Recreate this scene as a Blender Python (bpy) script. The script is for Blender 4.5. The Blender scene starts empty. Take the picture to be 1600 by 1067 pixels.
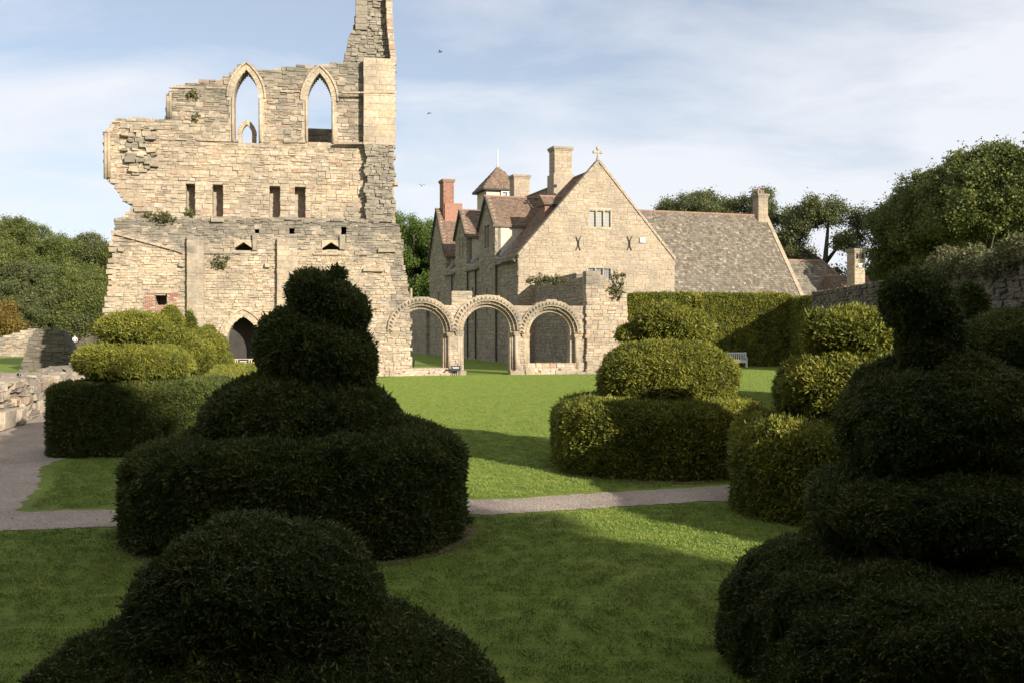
import bpy, bmesh, math, random
import numpy as np
from mathutils import Vector, Matrix, noise as mnoise

R = math.radians
S = bpy.context.scene
COL = S.collection

# ------------------------------------------------------------------ camera
CAM_H = 2.85
F = 1500.0            # focal length in pixels of the 1600 wide photograph
HOR = 512.0           # horizon row
cd = bpy.data.cameras.new('camera'); cam = bpy.data.objects.new('camera', cd); COL.objects.link(cam)
cam.location = (0, 0, CAM_H); cam.rotation_euler = (R(90), 0, 0)
cd.sensor_width = 36; cd.lens = 36 * F / 1600; cd.shift_y = -(533.5 - HOR) / 1600
cd.clip_start = 0.1; cd.clip_end = 3000
S.camera = cam

# ------------------------------------------------------------------ light
AZ, EL = R(40), R(21)          # sun behind the camera, 40 degrees to the right
SUN = Vector((math.sin(AZ) * math.cos(EL), -math.cos(AZ) * math.cos(EL), math.sin(EL)))
w = bpy.data.worlds.new('World'); S.world = w; w.use_nodes = True
nt = w.node_tree; nt.nodes.clear()
def N(t, typ, **k):
    n = t.nodes.new(typ)
    for a, b in k.items(): setattr(n, a, b)
    return n
out = N(nt, 'ShaderNodeOutputWorld'); bg = N(nt, 'ShaderNodeBackground')
sky = N(nt, 'ShaderNodeTexSky', sky_type='NISHITA', sun_disc=False, sun_elevation=EL, sun_rotation=R(140),
        air_density=1.0, dust_density=0.1, ozone_density=2.5)
tc = N(nt, 'ShaderNodeTexCoord'); sep = N(nt, 'ShaderNodeSeparateXYZ')
nt.links.new(tc.outputs['Generated'], sep.inputs[0])
add = N(nt, 'ShaderNodeMath', operation='ADD'); add.inputs[1].default_value = 0.22
nt.links.new(sep.outputs['Z'], add.inputs[0])
dx = N(nt, 'ShaderNodeMath', operation='DIVIDE'); dy = N(nt, 'ShaderNodeMath', operation='DIVIDE')
nt.links.new(sep.outputs['X'], dx.inputs[0]); nt.links.new(add.outputs[0], dx.inputs[1])
nt.links.new(sep.outputs['Y'], dy.inputs[0]); nt.links.new(add.outputs[0], dy.inputs[1])
comb = N(nt, 'ShaderNodeCombineXYZ'); nt.links.new(dx.outputs[0], comb.inputs[0]); nt.links.new(dy.outputs[0], comb.inputs[1])
mp = N(nt, 'ShaderNodeMapping'); mp.inputs['Location'].default_value = (2.4, 6.3, 0); mp.inputs['Scale'].default_value = (0.55, 0.9, 1)
mp.inputs['Rotation'].default_value = (0, 0, R(-12))
nt.links.new(comb.outputs[0], mp.inputs[0])
n1 = N(nt, 'ShaderNodeTexNoise'); n1.inputs['Scale'].default_value = 0.62; n1.inputs['Detail'].default_value = 3; n1.inputs['Roughness'].default_value = .5
n2 = N(nt, 'ShaderNodeTexNoise'); n2.inputs['Scale'].default_value = 3.2; n2.inputs['Detail'].default_value = 7; n2.inputs['Roughness'].default_value = .58
n2.inputs['Distortion'].default_value = .35
nt.links.new(mp.outputs[0], n1.inputs['Vector']); nt.links.new(mp.outputs[0], n2.inputs['Vector'])
m1 = N(nt, 'ShaderNodeMath', operation='MULTIPLY'); m1.inputs[1].default_value = .74; nt.links.new(n1.outputs[0], m1.inputs[0])
m2 = N(nt, 'ShaderNodeMath', operation='MULTIPLY_ADD'); m2.inputs[1].default_value = .26
nt.links.new(n2.outputs[0], m2.inputs[0]); nt.links.new(m1.outputs[0], m2.inputs[2])
rp = N(nt, 'ShaderNodeValToRGB'); rp.color_ramp.elements[0].position = .415; rp.color_ramp.elements[1].position = .535
rp.color_ramp.elements[0].color = (.36, .36, .36, 1); rp.color_ramp.elements[1].color = (.92, .92, .92, 1)
nt.links.new(m2.outputs[0], rp.inputs[0])
mx = N(nt, 'ShaderNodeMix', data_type='RGBA'); mx.inputs[7].default_value = (7.5, 7.65, 8.1, 1)
nt.links.new(rp.outputs[0], mx.inputs[0]); nt.links.new(sky.outputs[0], mx.inputs[6])
nt.links.new(mx.outputs[2], bg.inputs[0]); bg.inputs[1].default_value = 0.064
nt.links.new(bg.outputs[0], out.inputs[0])
sl = bpy.data.lights.new('sun', 'SUN'); sl.energy = 4.6; sl.angle = R(0.55); sl.color = (1, .925, .81)
so = bpy.data.objects.new('sun', sl); COL.objects.link(so); so.rotation_euler = (-SUN).to_track_quat('-Z', 'Y').to_euler(); so.location = (20, -30, 40)
S.view_settings.view_transform = 'Standard'; S.view_settings.look = 'None'; S.view_settings.gamma = 1; S.view_settings.use_curve_mapping = False
S.view_settings.exposure = 0.95

# ------------------------------------------------------------------ materials
def ramp(nt, pts, fac):
    r = N(nt, 'ShaderNodeValToRGB'); cr = r.color_ramp
    while len(cr.elements) < len(pts): cr.elements.new(.5)
    for e, (p, c) in zip(cr.elements, pts): e.position = p; e.color = (*c, 1)
    nt.links.new(fac, r.inputs[0]); return r.outputs[0]
def noise(nt, scale, detail=4, rough=.55, vec=None, dist=0):
    n = N(nt, 'ShaderNodeTexNoise'); n.inputs['Scale'].default_value = scale; n.inputs['Detail'].default_value = detail
    n.inputs['Roughness'].default_value = rough; n.inputs['Distortion'].default_value = dist
    if vec is not None: nt.links.new(vec, n.inputs['Vector'])
    return n.outputs[0]
def mixc(nt, fac, a, b, mode='MIX'):
    m = N(nt, 'ShaderNodeMix', data_type='RGBA', blend_type=mode)
    for i, v in ((0, fac), (6, a), (7, b)):
        if isinstance(v, (int, float)): m.inputs[i].default_value = v
        elif isinstance(v, tuple): m.inputs[i].default_value = (*v, 1)
        else: nt.links.new(v, m.inputs[i])
    return m.outputs[2]
def newmat(name, rough=.9, spec=.2):
    m = bpy.data.materials.new(name); m.use_nodes = True; t = m.node_tree; b = t.nodes['Principled BSDF']
    b.inputs['Roughness'].default_value = rough; b.inputs['Specular IOR Level'].default_value = spec
    return m, t, b
def gpos(t): return N(t, 'ShaderNodeNewGeometry').outputs['Position']
def bump(t, b, h, strength, dist=.02):
    n = N(t, 'ShaderNodeBump'); n.inputs['Strength'].default_value = strength; n.inputs['Distance'].default_value = dist
    t.links.new(h, n.inputs['Height']); t.links.new(n.outputs[0], b.inputs['Normal'])
def stone_mat(name, pts, weather=(.17, .15, .12), wamt=.7, wscale=.45):
    m, t, b = newmat(name, .92, .15)
    at = N(t, 'ShaderNodeAttribute', attribute_name='tint'); sp = N(t, 'ShaderNodeSeparateColor'); t.links.new(at.outputs['Color'], sp.inputs[0])
    base = ramp(t, pts, sp.outputs[0])
    p = gpos(t)
    spots = ramp(t, [(.35, (.72, .70, .68)), (.62, (1.08, 1.06, 1.04))], noise(t, 6, 6, .65, p))
    c = mixc(t, 1.0, base, spots, 'MULTIPLY')
    wn = ramp(t, [(.42, (0, 0, 0)), (.66, (1, 1, 1))], noise(t, wscale, 8, .7, p))
    mul = N(t, 'ShaderNodeMath', operation='MULTIPLY'); mul.inputs[1].default_value = wamt; t.links.new(wn, mul.inputs[0])
    ad = N(t, 'ShaderNodeMath', operation='ADD', use_clamp=True); t.links.new(mul.outputs[0], ad.inputs[0]); t.links.new(sp.outputs[1], ad.inputs[1])
    c = mixc(t, ad.outputs[0], c, weather)
    t.links.new(c, b.inputs['Base Color'])
    bump(t, b, noise(t, 22, 6, .7, p), .7, .03)
    return m
CREAM = [(0, (.40, .32, .225)), (.25, (.485, .40, .295)), (.45, (.465, .355, .23)), (.65, (.51, .435, .33)), (.8, (.43, .355, .265)), (.88, (.45, .32, .22)), (.95, (.385, .255, .185)), (1, (.32, .275, .22))]
M = {}
M['stone'] = stone_mat('limestone', CREAM)
M['rubble'] = stone_mat('grey_rubble', [(0, (.24, .21, .165)), (.5, (.34, .295, .23)), (1, (.19, .17, .14))], wamt=.6, wscale=.8)
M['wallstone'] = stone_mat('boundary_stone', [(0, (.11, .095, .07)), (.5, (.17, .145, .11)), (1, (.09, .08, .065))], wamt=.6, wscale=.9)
M['lowstone'] = stone_mat('low_wall_stone', [(0, (.36, .30, .22)), (.5, (.46, .40, .31)), (.75, (.40, .29, .20)), (1, (.20, .18, .16))], wamt=.95, wscale=1.2)
M['housestone'] = stone_mat('house_stone', [(0, (.37, .30, .215)), (.4, (.425, .355, .265)), (.7, (.405, .32, .22)), (1, (.34, .285, .22))], wamt=.5, wscale=.3)
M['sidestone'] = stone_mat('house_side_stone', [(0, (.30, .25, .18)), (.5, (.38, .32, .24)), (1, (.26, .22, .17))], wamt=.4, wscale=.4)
M['slate'] = stone_mat('stone_slate', [(0, (.115, .095, .07)), (.45, (.185, .155, .115)), (.88, (.245, .21, .16)), (.96, (.36, .32, .26)), (1, (.09, .08, .065))], weather=(.13, .12, .10), wamt=.5, wscale=.7)
M['tile'] = stone_mat('brown_clay_tile', [(0, (.14, .095, .07)), (.5, (.205, .14, .10)), (1, (.26, .175, .125))], weather=(.13, .105, .08), wamt=.5, wscale=.8)
M['ridge'] = stone_mat('red_ridge_tile', [(0, (.27, .155, .105)), (1, (.33, .20, .14))], wamt=.3, wscale=1)
M['brick'] = stone_mat('red_brick', [(0, (.27, .135, .095)), (.5, (.35, .185, .13)), (1, (.40, .26, .195))], wamt=.25, wscale=1)
M['plaster'] = stone_mat('cream_plaster', [(0, (.58, .50, .38)), (1, (.62, .54, .42))], wamt=.15, wscale=1)

def flat(name, c, rough=.8, var=.25, scale=8, spec=.2):
    m, t, b = newmat(name, rough, spec)
    lo = tuple(v * (1 - var) for v in c); hi = tuple(min(1, v * (1 + var)) for v in c)
    t.links.new(ramp(t, [(.3, lo), (.7, hi)], noise(t, scale, 5, .6, gpos(t))), b.inputs['Base Color'])
    return m
M['housemortar'] = flat('house_mortar', (.32, .265, .195), .95, .2, 5)
M['mortar'] = flat('lime_mortar', (.30, .25, .19), .95, .3, 5)
M['darkmortar'] = flat('dark_mortar', (.17, .15, .12), .95, .3, 5)
M['wood'] = flat('weathered_white_bench_wood', (.62, .60, .56), .7, .12, 20)
M['oak'] = flat('pale_fence_wood', (.46, .36, .24), .8, .2, 12)
M['lead'] = flat('lead', (.45, .46, .47), .5, .2, 10)
M['iron'] = flat('dark_iron', (.05, .045, .04), .6, .2, 10)
M['white'] = flat('white_painted_metal', (.8, .8, .78), .5, .05, 10)
M['signboard'] = flat('dark_sign_board', (.03, .035, .04), .4, .1, 10)
M['bark'] = flat('bark', (.10, .08, .06), .95, .4, 6)
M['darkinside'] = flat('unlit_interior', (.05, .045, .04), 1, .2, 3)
m, t, b = newmat('leaded_glass', .15, .5); b.inputs['Base Color'].default_value = (.10, .11, .12, 1); M['glass'] = m
m, t, b = newmat('blind_glass', .25, .5); b.inputs['Base Color'].default_value = (.20, .20, .19, 1); M['curtain'] = m

def leaf_mat(name, pts, trans=.3, rough=.55, obj_rand=True):
    m, t, b = newmat(name, rough, .25)
    oi = N(t, 'ShaderNodeObjectInfo'); p = gpos(t)
    nf = noise(t, 1.1, 3, .6, p)
    a = N(t, 'ShaderNodeMath', operation='MULTIPLY_ADD'); a.inputs[1].default_value = .5; t.links.new(oi.outputs['Random'], a.inputs[0])
    s = N(t, 'ShaderNodeMath', operation='MULTIPLY_ADD'); s.inputs[1].default_value = .9; s.inputs[2].default_value = -.2; t.links.new(nf, s.inputs[0])
    t.links.new(s.outputs[0], a.inputs[2])
    c = ramp(t, pts, a.outputs[0])
    if 'yew' in name:
        c = mixc(t, ramp(t, [(.62, (0, 0, 0)), (.74, (.6, .6, .6))], noise(t, 1.7, 5, .65, p)), c, (.11, .075, .028))
    t.links.new(c, b.inputs['Base Color'])
    tr = N(t, 'ShaderNodeBsdfTranslucent'); t.links.new(c, tr.inputs[0])
    ms = N(t, 'ShaderNodeMixShader'); ms.inputs[0].default_value = trans
    o = t.nodes['Material Output']
    t.links.new(b.outputs[0], ms.inputs[1]); t.links.new(tr.outputs[0], ms.inputs[2]); t.links.new(ms.outputs[0], o.inputs[0])
    return m
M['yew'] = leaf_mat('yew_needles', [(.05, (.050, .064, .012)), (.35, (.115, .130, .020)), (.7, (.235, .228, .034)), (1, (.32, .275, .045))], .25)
M['shadeyew'] = leaf_mat('shaded_yew_needles', [(.1, (.036, .052, .013)), (.5, (.072, .090, .019)), (.85, (.12, .130, .026)), (1, (.16, .12, .036))], .2)  # darker copy of the yew needles: shade put into the colour
M['yewcore'] = flat('yew_inner_twigs', (.018, .022, .008), 1, .3, 6)
M['leafA'] = leaf_mat('green_tree_leaves', [(.1, (.055, .075, .020)), (.5, (.115, .135, .034)), (.9, (.19, .195, .05)), (1, (.22, .205, .055))], .3)
M['leafB'] = leaf_mat('olive_tree_leaves', [(.1, (.065, .080, .030)), (.5, (.105, .118, .042)), (1, (.155, .152, .056))], .3)
M['leafC'] = leaf_mat('turning_leaves', [(.1, (.09, .07, .02)), (.5, (.16, .12, .025)), (1, (.24, .14, .03))], .3)
M['leafD'] = leaf_mat('bright_tree_leaves', [(.1, (.06, .10, .02)), (.5, (.10, .15, .03)), (1, (.16, .20, .04))], .35)
M['dry'] = leaf_mat('dry_wall_plant', [(.1, (.07, .075, .03)), (.5, (.13, .12, .05)), (1, (.12, .15, .045))], .3)

m, t, b = newmat('mown_grass', .9, .1)
p = gpos(t)
big = ramp(t, [(.3, (.125, .180, .031)), (.5, (.160, .212, .038)), (.7, (.205, .238, .051))], noise(t, .5, 6, .65, p))
mpg = N(t, 'ShaderNodeMapping'); mpg.inputs['Scale'].default_value = (.25, 3.2, 1); t.links.new(p, mpg.inputs[0])
fine = ramp(t, [(.3, (.62, .68, .6)), (.7, (1.2, 1.16, 1.15))], noise(t, 3.0, 6, .7, mpg.outputs[0]))
c = mixc(t, 1.0, big, fine, 'MULTIPLY')
fine2 = ramp(t, [(.3, (.7, .72, .7)), (.7, (1.2, 1.2, 1.15))], noise(t, 45, 3, .7, p))
c = mixc(t, 1.0, c, fine2, 'MULTIPLY')
bare = ramp(t, [(.55, (0, 0, 0)), (.72, (.55, .55, .55))], noise(t, .55, 6, .65, p))
c = mixc(t, bare, c, (.17, .155, .06)); t.links.new(c, b.inputs['Base Color'])
bump(t, b, noise(t, 60, 4, .7, p), .8, .03); M['grass'] = m
m, t, b = newmat('pink_gravel', .95, .15)
p = gpos(t); v = N(t, 'ShaderNodeTexVoronoi'); v.inputs['Scale'].default_value = 38; t.links.new(p, v.inputs['Vector'])
sv = N(t, 'ShaderNodeSeparateColor'); t.links.new(v.outputs['Color'], sv.inputs[0])
c = ramp(t, [(0, (.17, .13, .10)), (.5, (.31, .25, .20)), (.85, (.43, .36, .30)), (1, (.60, .54, .47))], sv.outputs[0])
c = mixc(t, .6, c, ramp(t, [(.3, (.20, .155, .12)), (.7, (.38, .31, .25))], noise(t, .9, 6, .65, p)))
t.links.new(c, b.inputs['Base Color']); bump(t, b, v.outputs['Distance'], .8, .02); M['gravel'] = m
M['soil'] = flat('bare_soil', (.14, .09, .06), 1, .35, 9)
m, t, b = newmat('grass_blade', .7, .2)
oi = N(t, 'ShaderNodeObjectInfo')
t.links.new(ramp(t, [(0, (.125, .185, .032)), (.6, (.165, .22, .042)), (1, (.23, .25, .06))], oi.outputs['Random']), b.inputs['Base Color']); M['blade'] = m

# ------------------------------------------------------------------ helpers
def tag(o, label=None, cat=None, group=None, kind=None):
    if label: o['label'] = label
    if cat: o['category'] = cat
    if group: o['group'] = group
    if kind: o['kind'] = kind
    return o
def empty(name, loc=(0, 0, 0), rz=0, parent=None):
    o = bpy.data.objects.new(name, None); COL.objects.link(o); o.location = loc; o.rotation_euler = (0, 0, rz); o.parent = parent
    o.empty_display_size = .2
    return o
def mesh_obj(name, verts, faces, mat, parent=None, tints=None, smooth=False, tag_tint=None):
    me = bpy.data.meshes.new(name); me.from_pydata([tuple(v) for v in verts], [], faces)
    if tints is None: tints = [tag_tint or (.4, 0, 0)] * len(faces)
    a = me.attributes.new('tint', 'FLOAT_COLOR', 'FACE')
    arr = np.ones((len(me.polygons), 4), np.float32); arr[:, :3] = np.array(tints, np.float32).reshape(-1, 3)[:len(me.polygons)]
    a.data.foreach_set('color', arr.ravel())
    me.materials.append(M[mat] if isinstance(mat, str) else mat)
    if smooth: me.polygons.foreach_set('use_smooth', [True] * len(me.polygons))
    me.update()
    o = bpy.data.objects.new(name, me); COL.objects.link(o); o.parent = parent
    return o
HEX = [(0, 3, 2, 1), (4, 5, 6, 7), (0, 1, 5, 4), (1, 2, 6, 5), (2, 3, 7, 6), (3, 0, 4, 7)]
class MB:
    def __init__(s): s.v = []; s.f = []; s.t = []
    def raw(s, verts, faces, tint=(.4, 0, 0)):
        n = len(s.v); s.v += [tuple(x) for x in verts]; s.f += [tuple(i + n for i in f) for f in faces]; s.t += [tint] * len(faces); return s
    def box(s, x0, x1, y0, y1, z0, z1, tint=(.4, 0, 0)):
        return s.raw([(x0, y0, z0), (x1, y0, z0), (x1, y1, z0), (x0, y1, z0), (x0, y0, z1), (x1, y0, z1), (x1, y1, z1), (x0, y1, z1)], HEX, tint)
    def hexa(s, pts, tint=(.4, 0, 0)): return s.raw(pts, HEX, tint)
    def bar(s, a, b, w, h=None, tint=(.4, 0, 0)):
        a = Vector(a); b = Vector(b); d = (b - a).normalized(); h = h or w
        u = d.cross(Vector((0, 0, 1)));
        if u.length < .01: u = Vector((1, 0, 0))
        u.normalize(); v = u.cross(d).normalized(); u = u * w / 2; v = v * h / 2
        return s.raw([a - u - v, a + u - v, a + u + v, a - u + v, b - u - v, b + u - v, b + u + v, b - u + v], HEX, tint)
    def tube(s, pts, rads, n=8, tint=(.4, 0, 0)):
        base = len(s.v); pts = [Vector(p) for p in pts]
        for i, p in enumerate(pts):
            d = (pts[min(i + 1, len(pts) - 1)] - pts[max(i - 1, 0)]).normalized()
            u = d.cross(Vector((.3, 1, .1))).normalized(); v = d.cross(u)
            for k in range(n):
                a = 2 * math.pi * k / n; s.v.append(tuple(p + (u * math.cos(a) + v * math.sin(a)) * rads[i]))
        for i in range(len(pts) - 1):
            for k in range(n):
                k2 = (k + 1) % n; s.f.append((base + i * n + k, base + i * n + k2, base + (i + 1) * n + k2, base + (i + 1) * n + k)); s.t.append(tint)
        s.f.append(tuple(base + k for k in range(n))[::-1]); s.t.append(tint)
        s.f.append(tuple(base + (len(pts) - 1) * n + k for k in range(n))); s.t.append(tint)
        return s
    def build(s, name, mat, parent=None, kind=None, smooth=False):
        o = mesh_obj(name, s.v, s.f, mat, parent, s.t, smooth)
        if kind: o['kind'] = kind
        return o

# polygons and scan lines (local s,z coordinates of a wall)
def scan(poly, z):
    xs = []
    for (x0, z0), (x1, z1) in zip(poly, poly[1:] + poly[:1]):
        if (z0 <= z < z1) or (z1 <= z < z0): xs.append(x0 + (x1 - x0) * (z - z0) / (z1 - z0))
    xs.sort(); return [(xs[i], xs[i + 1]) for i in range(0, len(xs) - 1, 2)]
def subtract(iv, cut):
    for c0, c1 in cut:
        nx = []
        for a, b in iv:
            if c1 <= a or c0 >= b: nx.append((a, b)); continue
            if c0 > a: nx.append((a, c0))
            if c1 < b: nx.append((c1, b))
        iv = nx
    return iv
def solid_fn(outline, holes):
    def f(z):
        iv = scan(outline, z)
        for h in holes: iv = subtract(iv, scan(h, z))
        return [(a, b) for a, b in iv if b - a > .03]
    return f
def stone_geo(rng, s0, s1, z0, z1, yf, depth, proud, bev=.018, jit=.012):
    j = lambda: rng.uniform(-jit, jit)
    yb = yf + depth; ym = yf - proud + bev; y0 = yf - proud
    bv = min(bev, (s1 - s0) * .25, (z1 - z0) * .25)
    B = [(s0, yb, z0), (s1, yb, z0), (s1, yb, z1), (s0, yb, z1)]
    Mi = [(s0 + j(), ym, z0 + j()), (s1 + j(), ym, z0 + j()), (s1 + j(), ym, z1 + j()), (s0 + j(), ym, z1 + j())]
    Fr = [(s0 + bv + j(), y0 + j(), z0 + bv), (s1 - bv + j(), y0 + j(), z0 + bv), (s1 - bv + j(), y0 + j(), z1 - bv + j()), (s0 + bv + j(), y0 + j(), z1 - bv + j())]
    fs = [(8, 9, 10, 11)]
    for i in range(4):
        k = (i + 1) % 4; fs += [(4 + i, 4 + k, 8 + k, 8 + i), (i, k, 4 + k, 4 + i)]
    return B + Mi + Fr, fs
def masonry(parent, solid, z0, z1, thick, mat='stone', core='mortar', course=(.2, .32), length=(.3, .75), keep=300, depth=.22, joint=.016,
            proud=(.0, .04), seed=1, yf=0, ragged=.05, tintfn=None, holes_back=None, back=0, jit=.012, corename='wall_core', both=False, name='stone', rubble=True, missing=0.0, rag_fn=None):
    rng = random.Random(seed); stones = []
    z = z0
    while z < z1 - .04:
        h = min(rng.uniform(*course), z1 - z); zm = z + h / 2
        for a, b in solid(zm):
            ra = rb = ragged
            if rag_fn:
                ends = [q for iv in rag_fn(zm) for q in iv]
                if min([abs(a - q) for q in ends] or [9]) > .02: ra = .012
                if min([abs(b - q) for q in ends] or [9]) > .02: rb = .012
            x = a - rng.uniform(-ra * .3, ra)
            end = b + rng.uniform(-rb * .3, rb)
            while x < end - .02:
                L = rng.uniform(*length) * (.7 + h * 1.4)
                if end - (x + L) < length[0] * .5: L = end - x
                edge = (x <= a + .05) or (x + L >= end - .01)
                r = rng.random(); tn = tintfn(x + L / 2, zm, rng) if tintfn else (r, 0, 0)
                if rng.random() < missing and not edge: x += L; continue
                sides = (0, 1) if both else (0,)
                cells = [(x, x + L, z, z + h)]
                if rubble and h > .15 and rng.random() < .42:
                    q = z + h * rng.uniform(.36, .64); cells = [(x, x + L, z, q)]
                    if L > .45 and rng.random() < .5: xm = x + L * rng.uniform(.35, .65); cells += [(x, xm, q, z + h), (xm, x + L, q, z + h)]
                    else: cells += [(x, x + L, q, z + h)]
                for sd, (xa, xb, zq0, zq1) in [(q1, q2) for q1 in sides for q2 in cells]:
                    if len(cells) > 1 and not tintfn: tn = (rng.random(), 0, 0)
                    elif len(cells) > 1: tn = tintfn((xa + xb) / 2, zm, rng)
                    v, f = stone_geo(rng, xa + joint / 2, xb - joint / 2, zq0 + joint / 2, zq1 - joint / 2, yf, min(depth * (2.2 if edge else 1), thick * .48), rng.uniform(*proud), jit=jit)
                    if sd == 1: v = [(p[0], 2 * yf + thick - p[1], p[2]) for p in v]; f = [q[::-1] for q in f]
                    stones.append(((xb - xa) * (zq1 - zq0) * (1 if sd == 0 else .01), v, f, tn))
                x += L
        z += h
    stones.sort(key=lambda q: -q[0])
    for i, (ar, v, f, tn) in enumerate(stones[:keep]):
        c = np.mean(np.array(v), axis=0)
        o = mesh_obj(name, np.array(v) - c, f, mat, parent, [tn] * len(f)); o.location = c
    mb = MB()
    for ar, v, f, tn in stones[keep:]: mb.raw(v, f, tn)
    if mb.v: mb.build('small_stones', mat, parent, kind='stuff')
    # core
    cb = MB(); dz = .125; n = int(math.ceil((z1 - z0) / dz)); dz = (z1 - z0) / n
    for i in range(n):
        za = z0 + i * dz
        for a, b in solid(za + dz / 2): cb.box(a + .01, b - .01, yf + .006, yf + thick, za, za + dz, (.3, 0, 0))
    if back:
        fb = holes_back
        for i in range(n):
            za = z0 + i * dz
            for a, b in fb(za + dz / 2): cb.box(a + .01, b - .01, yf + thick, yf + thick + back, za, za + dz, (.3, 0, 0))
    return cb.build(corename, core, parent)
def arch_pts(s0, s1, zs, za, n=9):
    wv = (s1 - s0) / 2; h = za - zs; c = (s0 + s1) / 2
    if h <= wv * 1.02: return [(c - wv * math.cos(math.pi * i / (2 * n)), zs + h * math.sin(math.pi * i / (2 * n))) for i in range(2 * n + 1)]
    Rr = (wv * wv + h * h) / (2 * wv); th = math.asin(h / Rr)
    left = [(s0 + Rr - Rr * math.cos(th * i / n), zs + Rr * math.sin(th * i / n)) for i in range(n + 1)]
    right = [(2 * c - x, z) for x, z in left[:-1]][::-1]
    return left + right
def voussoirs(parent, pts, width, y0, y1, mat='stone', seed=1, gap=.012, orn=0, name='voussoir', jit=.015, inset=0.0):
    rng = random.Random(seed); n = len(pts)
    def nrm(i):
        a = Vector((*pts[max(i - 1, 0)], 0)); b = Vector((*pts[min(i + 1, n - 1)], 0)); d = (b - a).normalized(); return Vector((-d.y, d.x, 0))
    for i in range(n - 1):
        A = Vector((*pts[i], 0)); B = Vector((*pts[i + 1], 0)); d = (B - A).normalized() * gap / 2
        nA, nB = nrm(i), nrm(i + 1); wd = width + rng.uniform(-jit, jit); pr = rng.uniform(0, jit)
        A1 = A + d - nA * inset; B1 = B - d - nB * inset; A2 = A + d + nA * wd; B2 = B - d + nB * wd
        pts8 = [(A1.x, y0 - pr, A1.y), (B1.x, y0 - pr, B1.y), (B1.x, y1, B1.y), (A1.x, y1, A1.y), (A2.x, y0 - pr, A2.y), (B2.x, y0 - pr, B2.y), (B2.x, y1, B2.y), (A2.x, y1, A2.y)]
        mb = MB(); tn = (rng.random() * .8, rng.uniform(0, .12), 0); mb.hexa(pts8, tn)
        if orn:   # chevron: a raised wedge on the face of the block
            mA = A1.lerp(A2, .15); mB = B1.lerp(B2, .15); tA = A1.lerp(A2, .9); tB = B1.lerp(B2, .9); mid = (mA + mB) / 2; mt = (tA + tB) / 2
            yo = y0 - pr
            mb.raw([(mA.x, yo, mA.y), (mB.x, yo, mB.y), (mt.x, yo, mt.y), (mid.x * .45 + mt.x * .55, yo - orn, mid.y * .45 + mt.y * .55)], [(0, 1, 3), (1, 2, 3), (2, 0, 3)], tn)
        c = np.mean(np.array(pts8), axis=0); o = mesh_obj(name, np.array(mb.v) - c, mb.f, mat, parent, mb.t); o.location = c
def slates(parent, name, O, U, V, lu, lv, mat, row=.26, wd=.3, seed=1, clip=None, thick=.035, lift=.05):
    rng = random.Random(seed); O, U, V = Vector(O), Vector(U).normalized(), Vector(V).normalized(); Nn = U.cross(V).normalized()
    if Nn.z < 0: Nn = -Nn
    mb = MB(); v = 0.0
    while v < lv:
        u = -rng.random() * wd
        r2 = row * (1.08 - .35 * v / lv)
        while u < lu:
            L = wd * rng.uniform(.65, 1.35)
            a, b = max(u, 0), min(u + L, lu)
            if b - a > .04 and (clip is None or clip((a + b) / 2, v + r2 / 2)):
                tn = (rng.random(), rng.choice((0, 0, 0, .2)), 0); l2 = lift + rng.uniform(-.012, .016); top = min(v + r2 * 1.25, lv); dv = rng.uniform(-.02, .02)
                g = .006
                P = lambda uu, vv, hh: O + U * uu + V * vv + Nn * hh
                mb.hexa([P(a + g, v + dv, l2 - thick), P(b - g, v + dv, l2 - thick), P(b - g, top, 0.001), P(a + g, top, 0.001),
                         P(a + g, v + dv, l2), P(b - g, v + dv, l2), P(b - g, top, thick * .7), P(a + g, top, thick * .7)], tn)
            u += L
        v += r2
    return mb.build(name, mat, parent, kind='stuff')

# ---------------------------------------------- scattering of needles, leaves and blades
def proto(name, verts, faces, mat):
    me = bpy.data.meshes.new(name); me.from_pydata(verts, [], faces); me.materials.append(M[mat]); me.update()
    return bpy.data.objects.new(name, me)
def needle_tuft(name, mat, rad, n, length, width, seed, spread=.9):
    rng = random.Random(seed); v = []; f = []
    for i in range(n):
        a = rng.uniform(0, 6.283); r = rad * math.sqrt(rng.random()); base = Vector((r * math.cos(a), r * math.sin(a), rng.uniform(-.35, .15) * length))
        d = Vector((rng.gauss(0, spread), rng.gauss(0, spread), rng.uniform(.25, 1.1))).normalized(); L = length * rng.uniform(.5, 1.15)
        sd = d.cross(Vector((rng.gauss(0, 1), rng.gauss(0, 1), rng.gauss(0, 1)))).normalized() * width * .5 * rng.uniform(.7, 1.3)
        k = len(v); v += [tuple(base - sd * .4), tuple(base + d * L * .5 - sd), tuple(base + d * L), tuple(base + d * L * .5 + sd)]; f.append((k, k + 1, k + 2, k + 3))
    return proto(name, v, f, mat)
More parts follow.
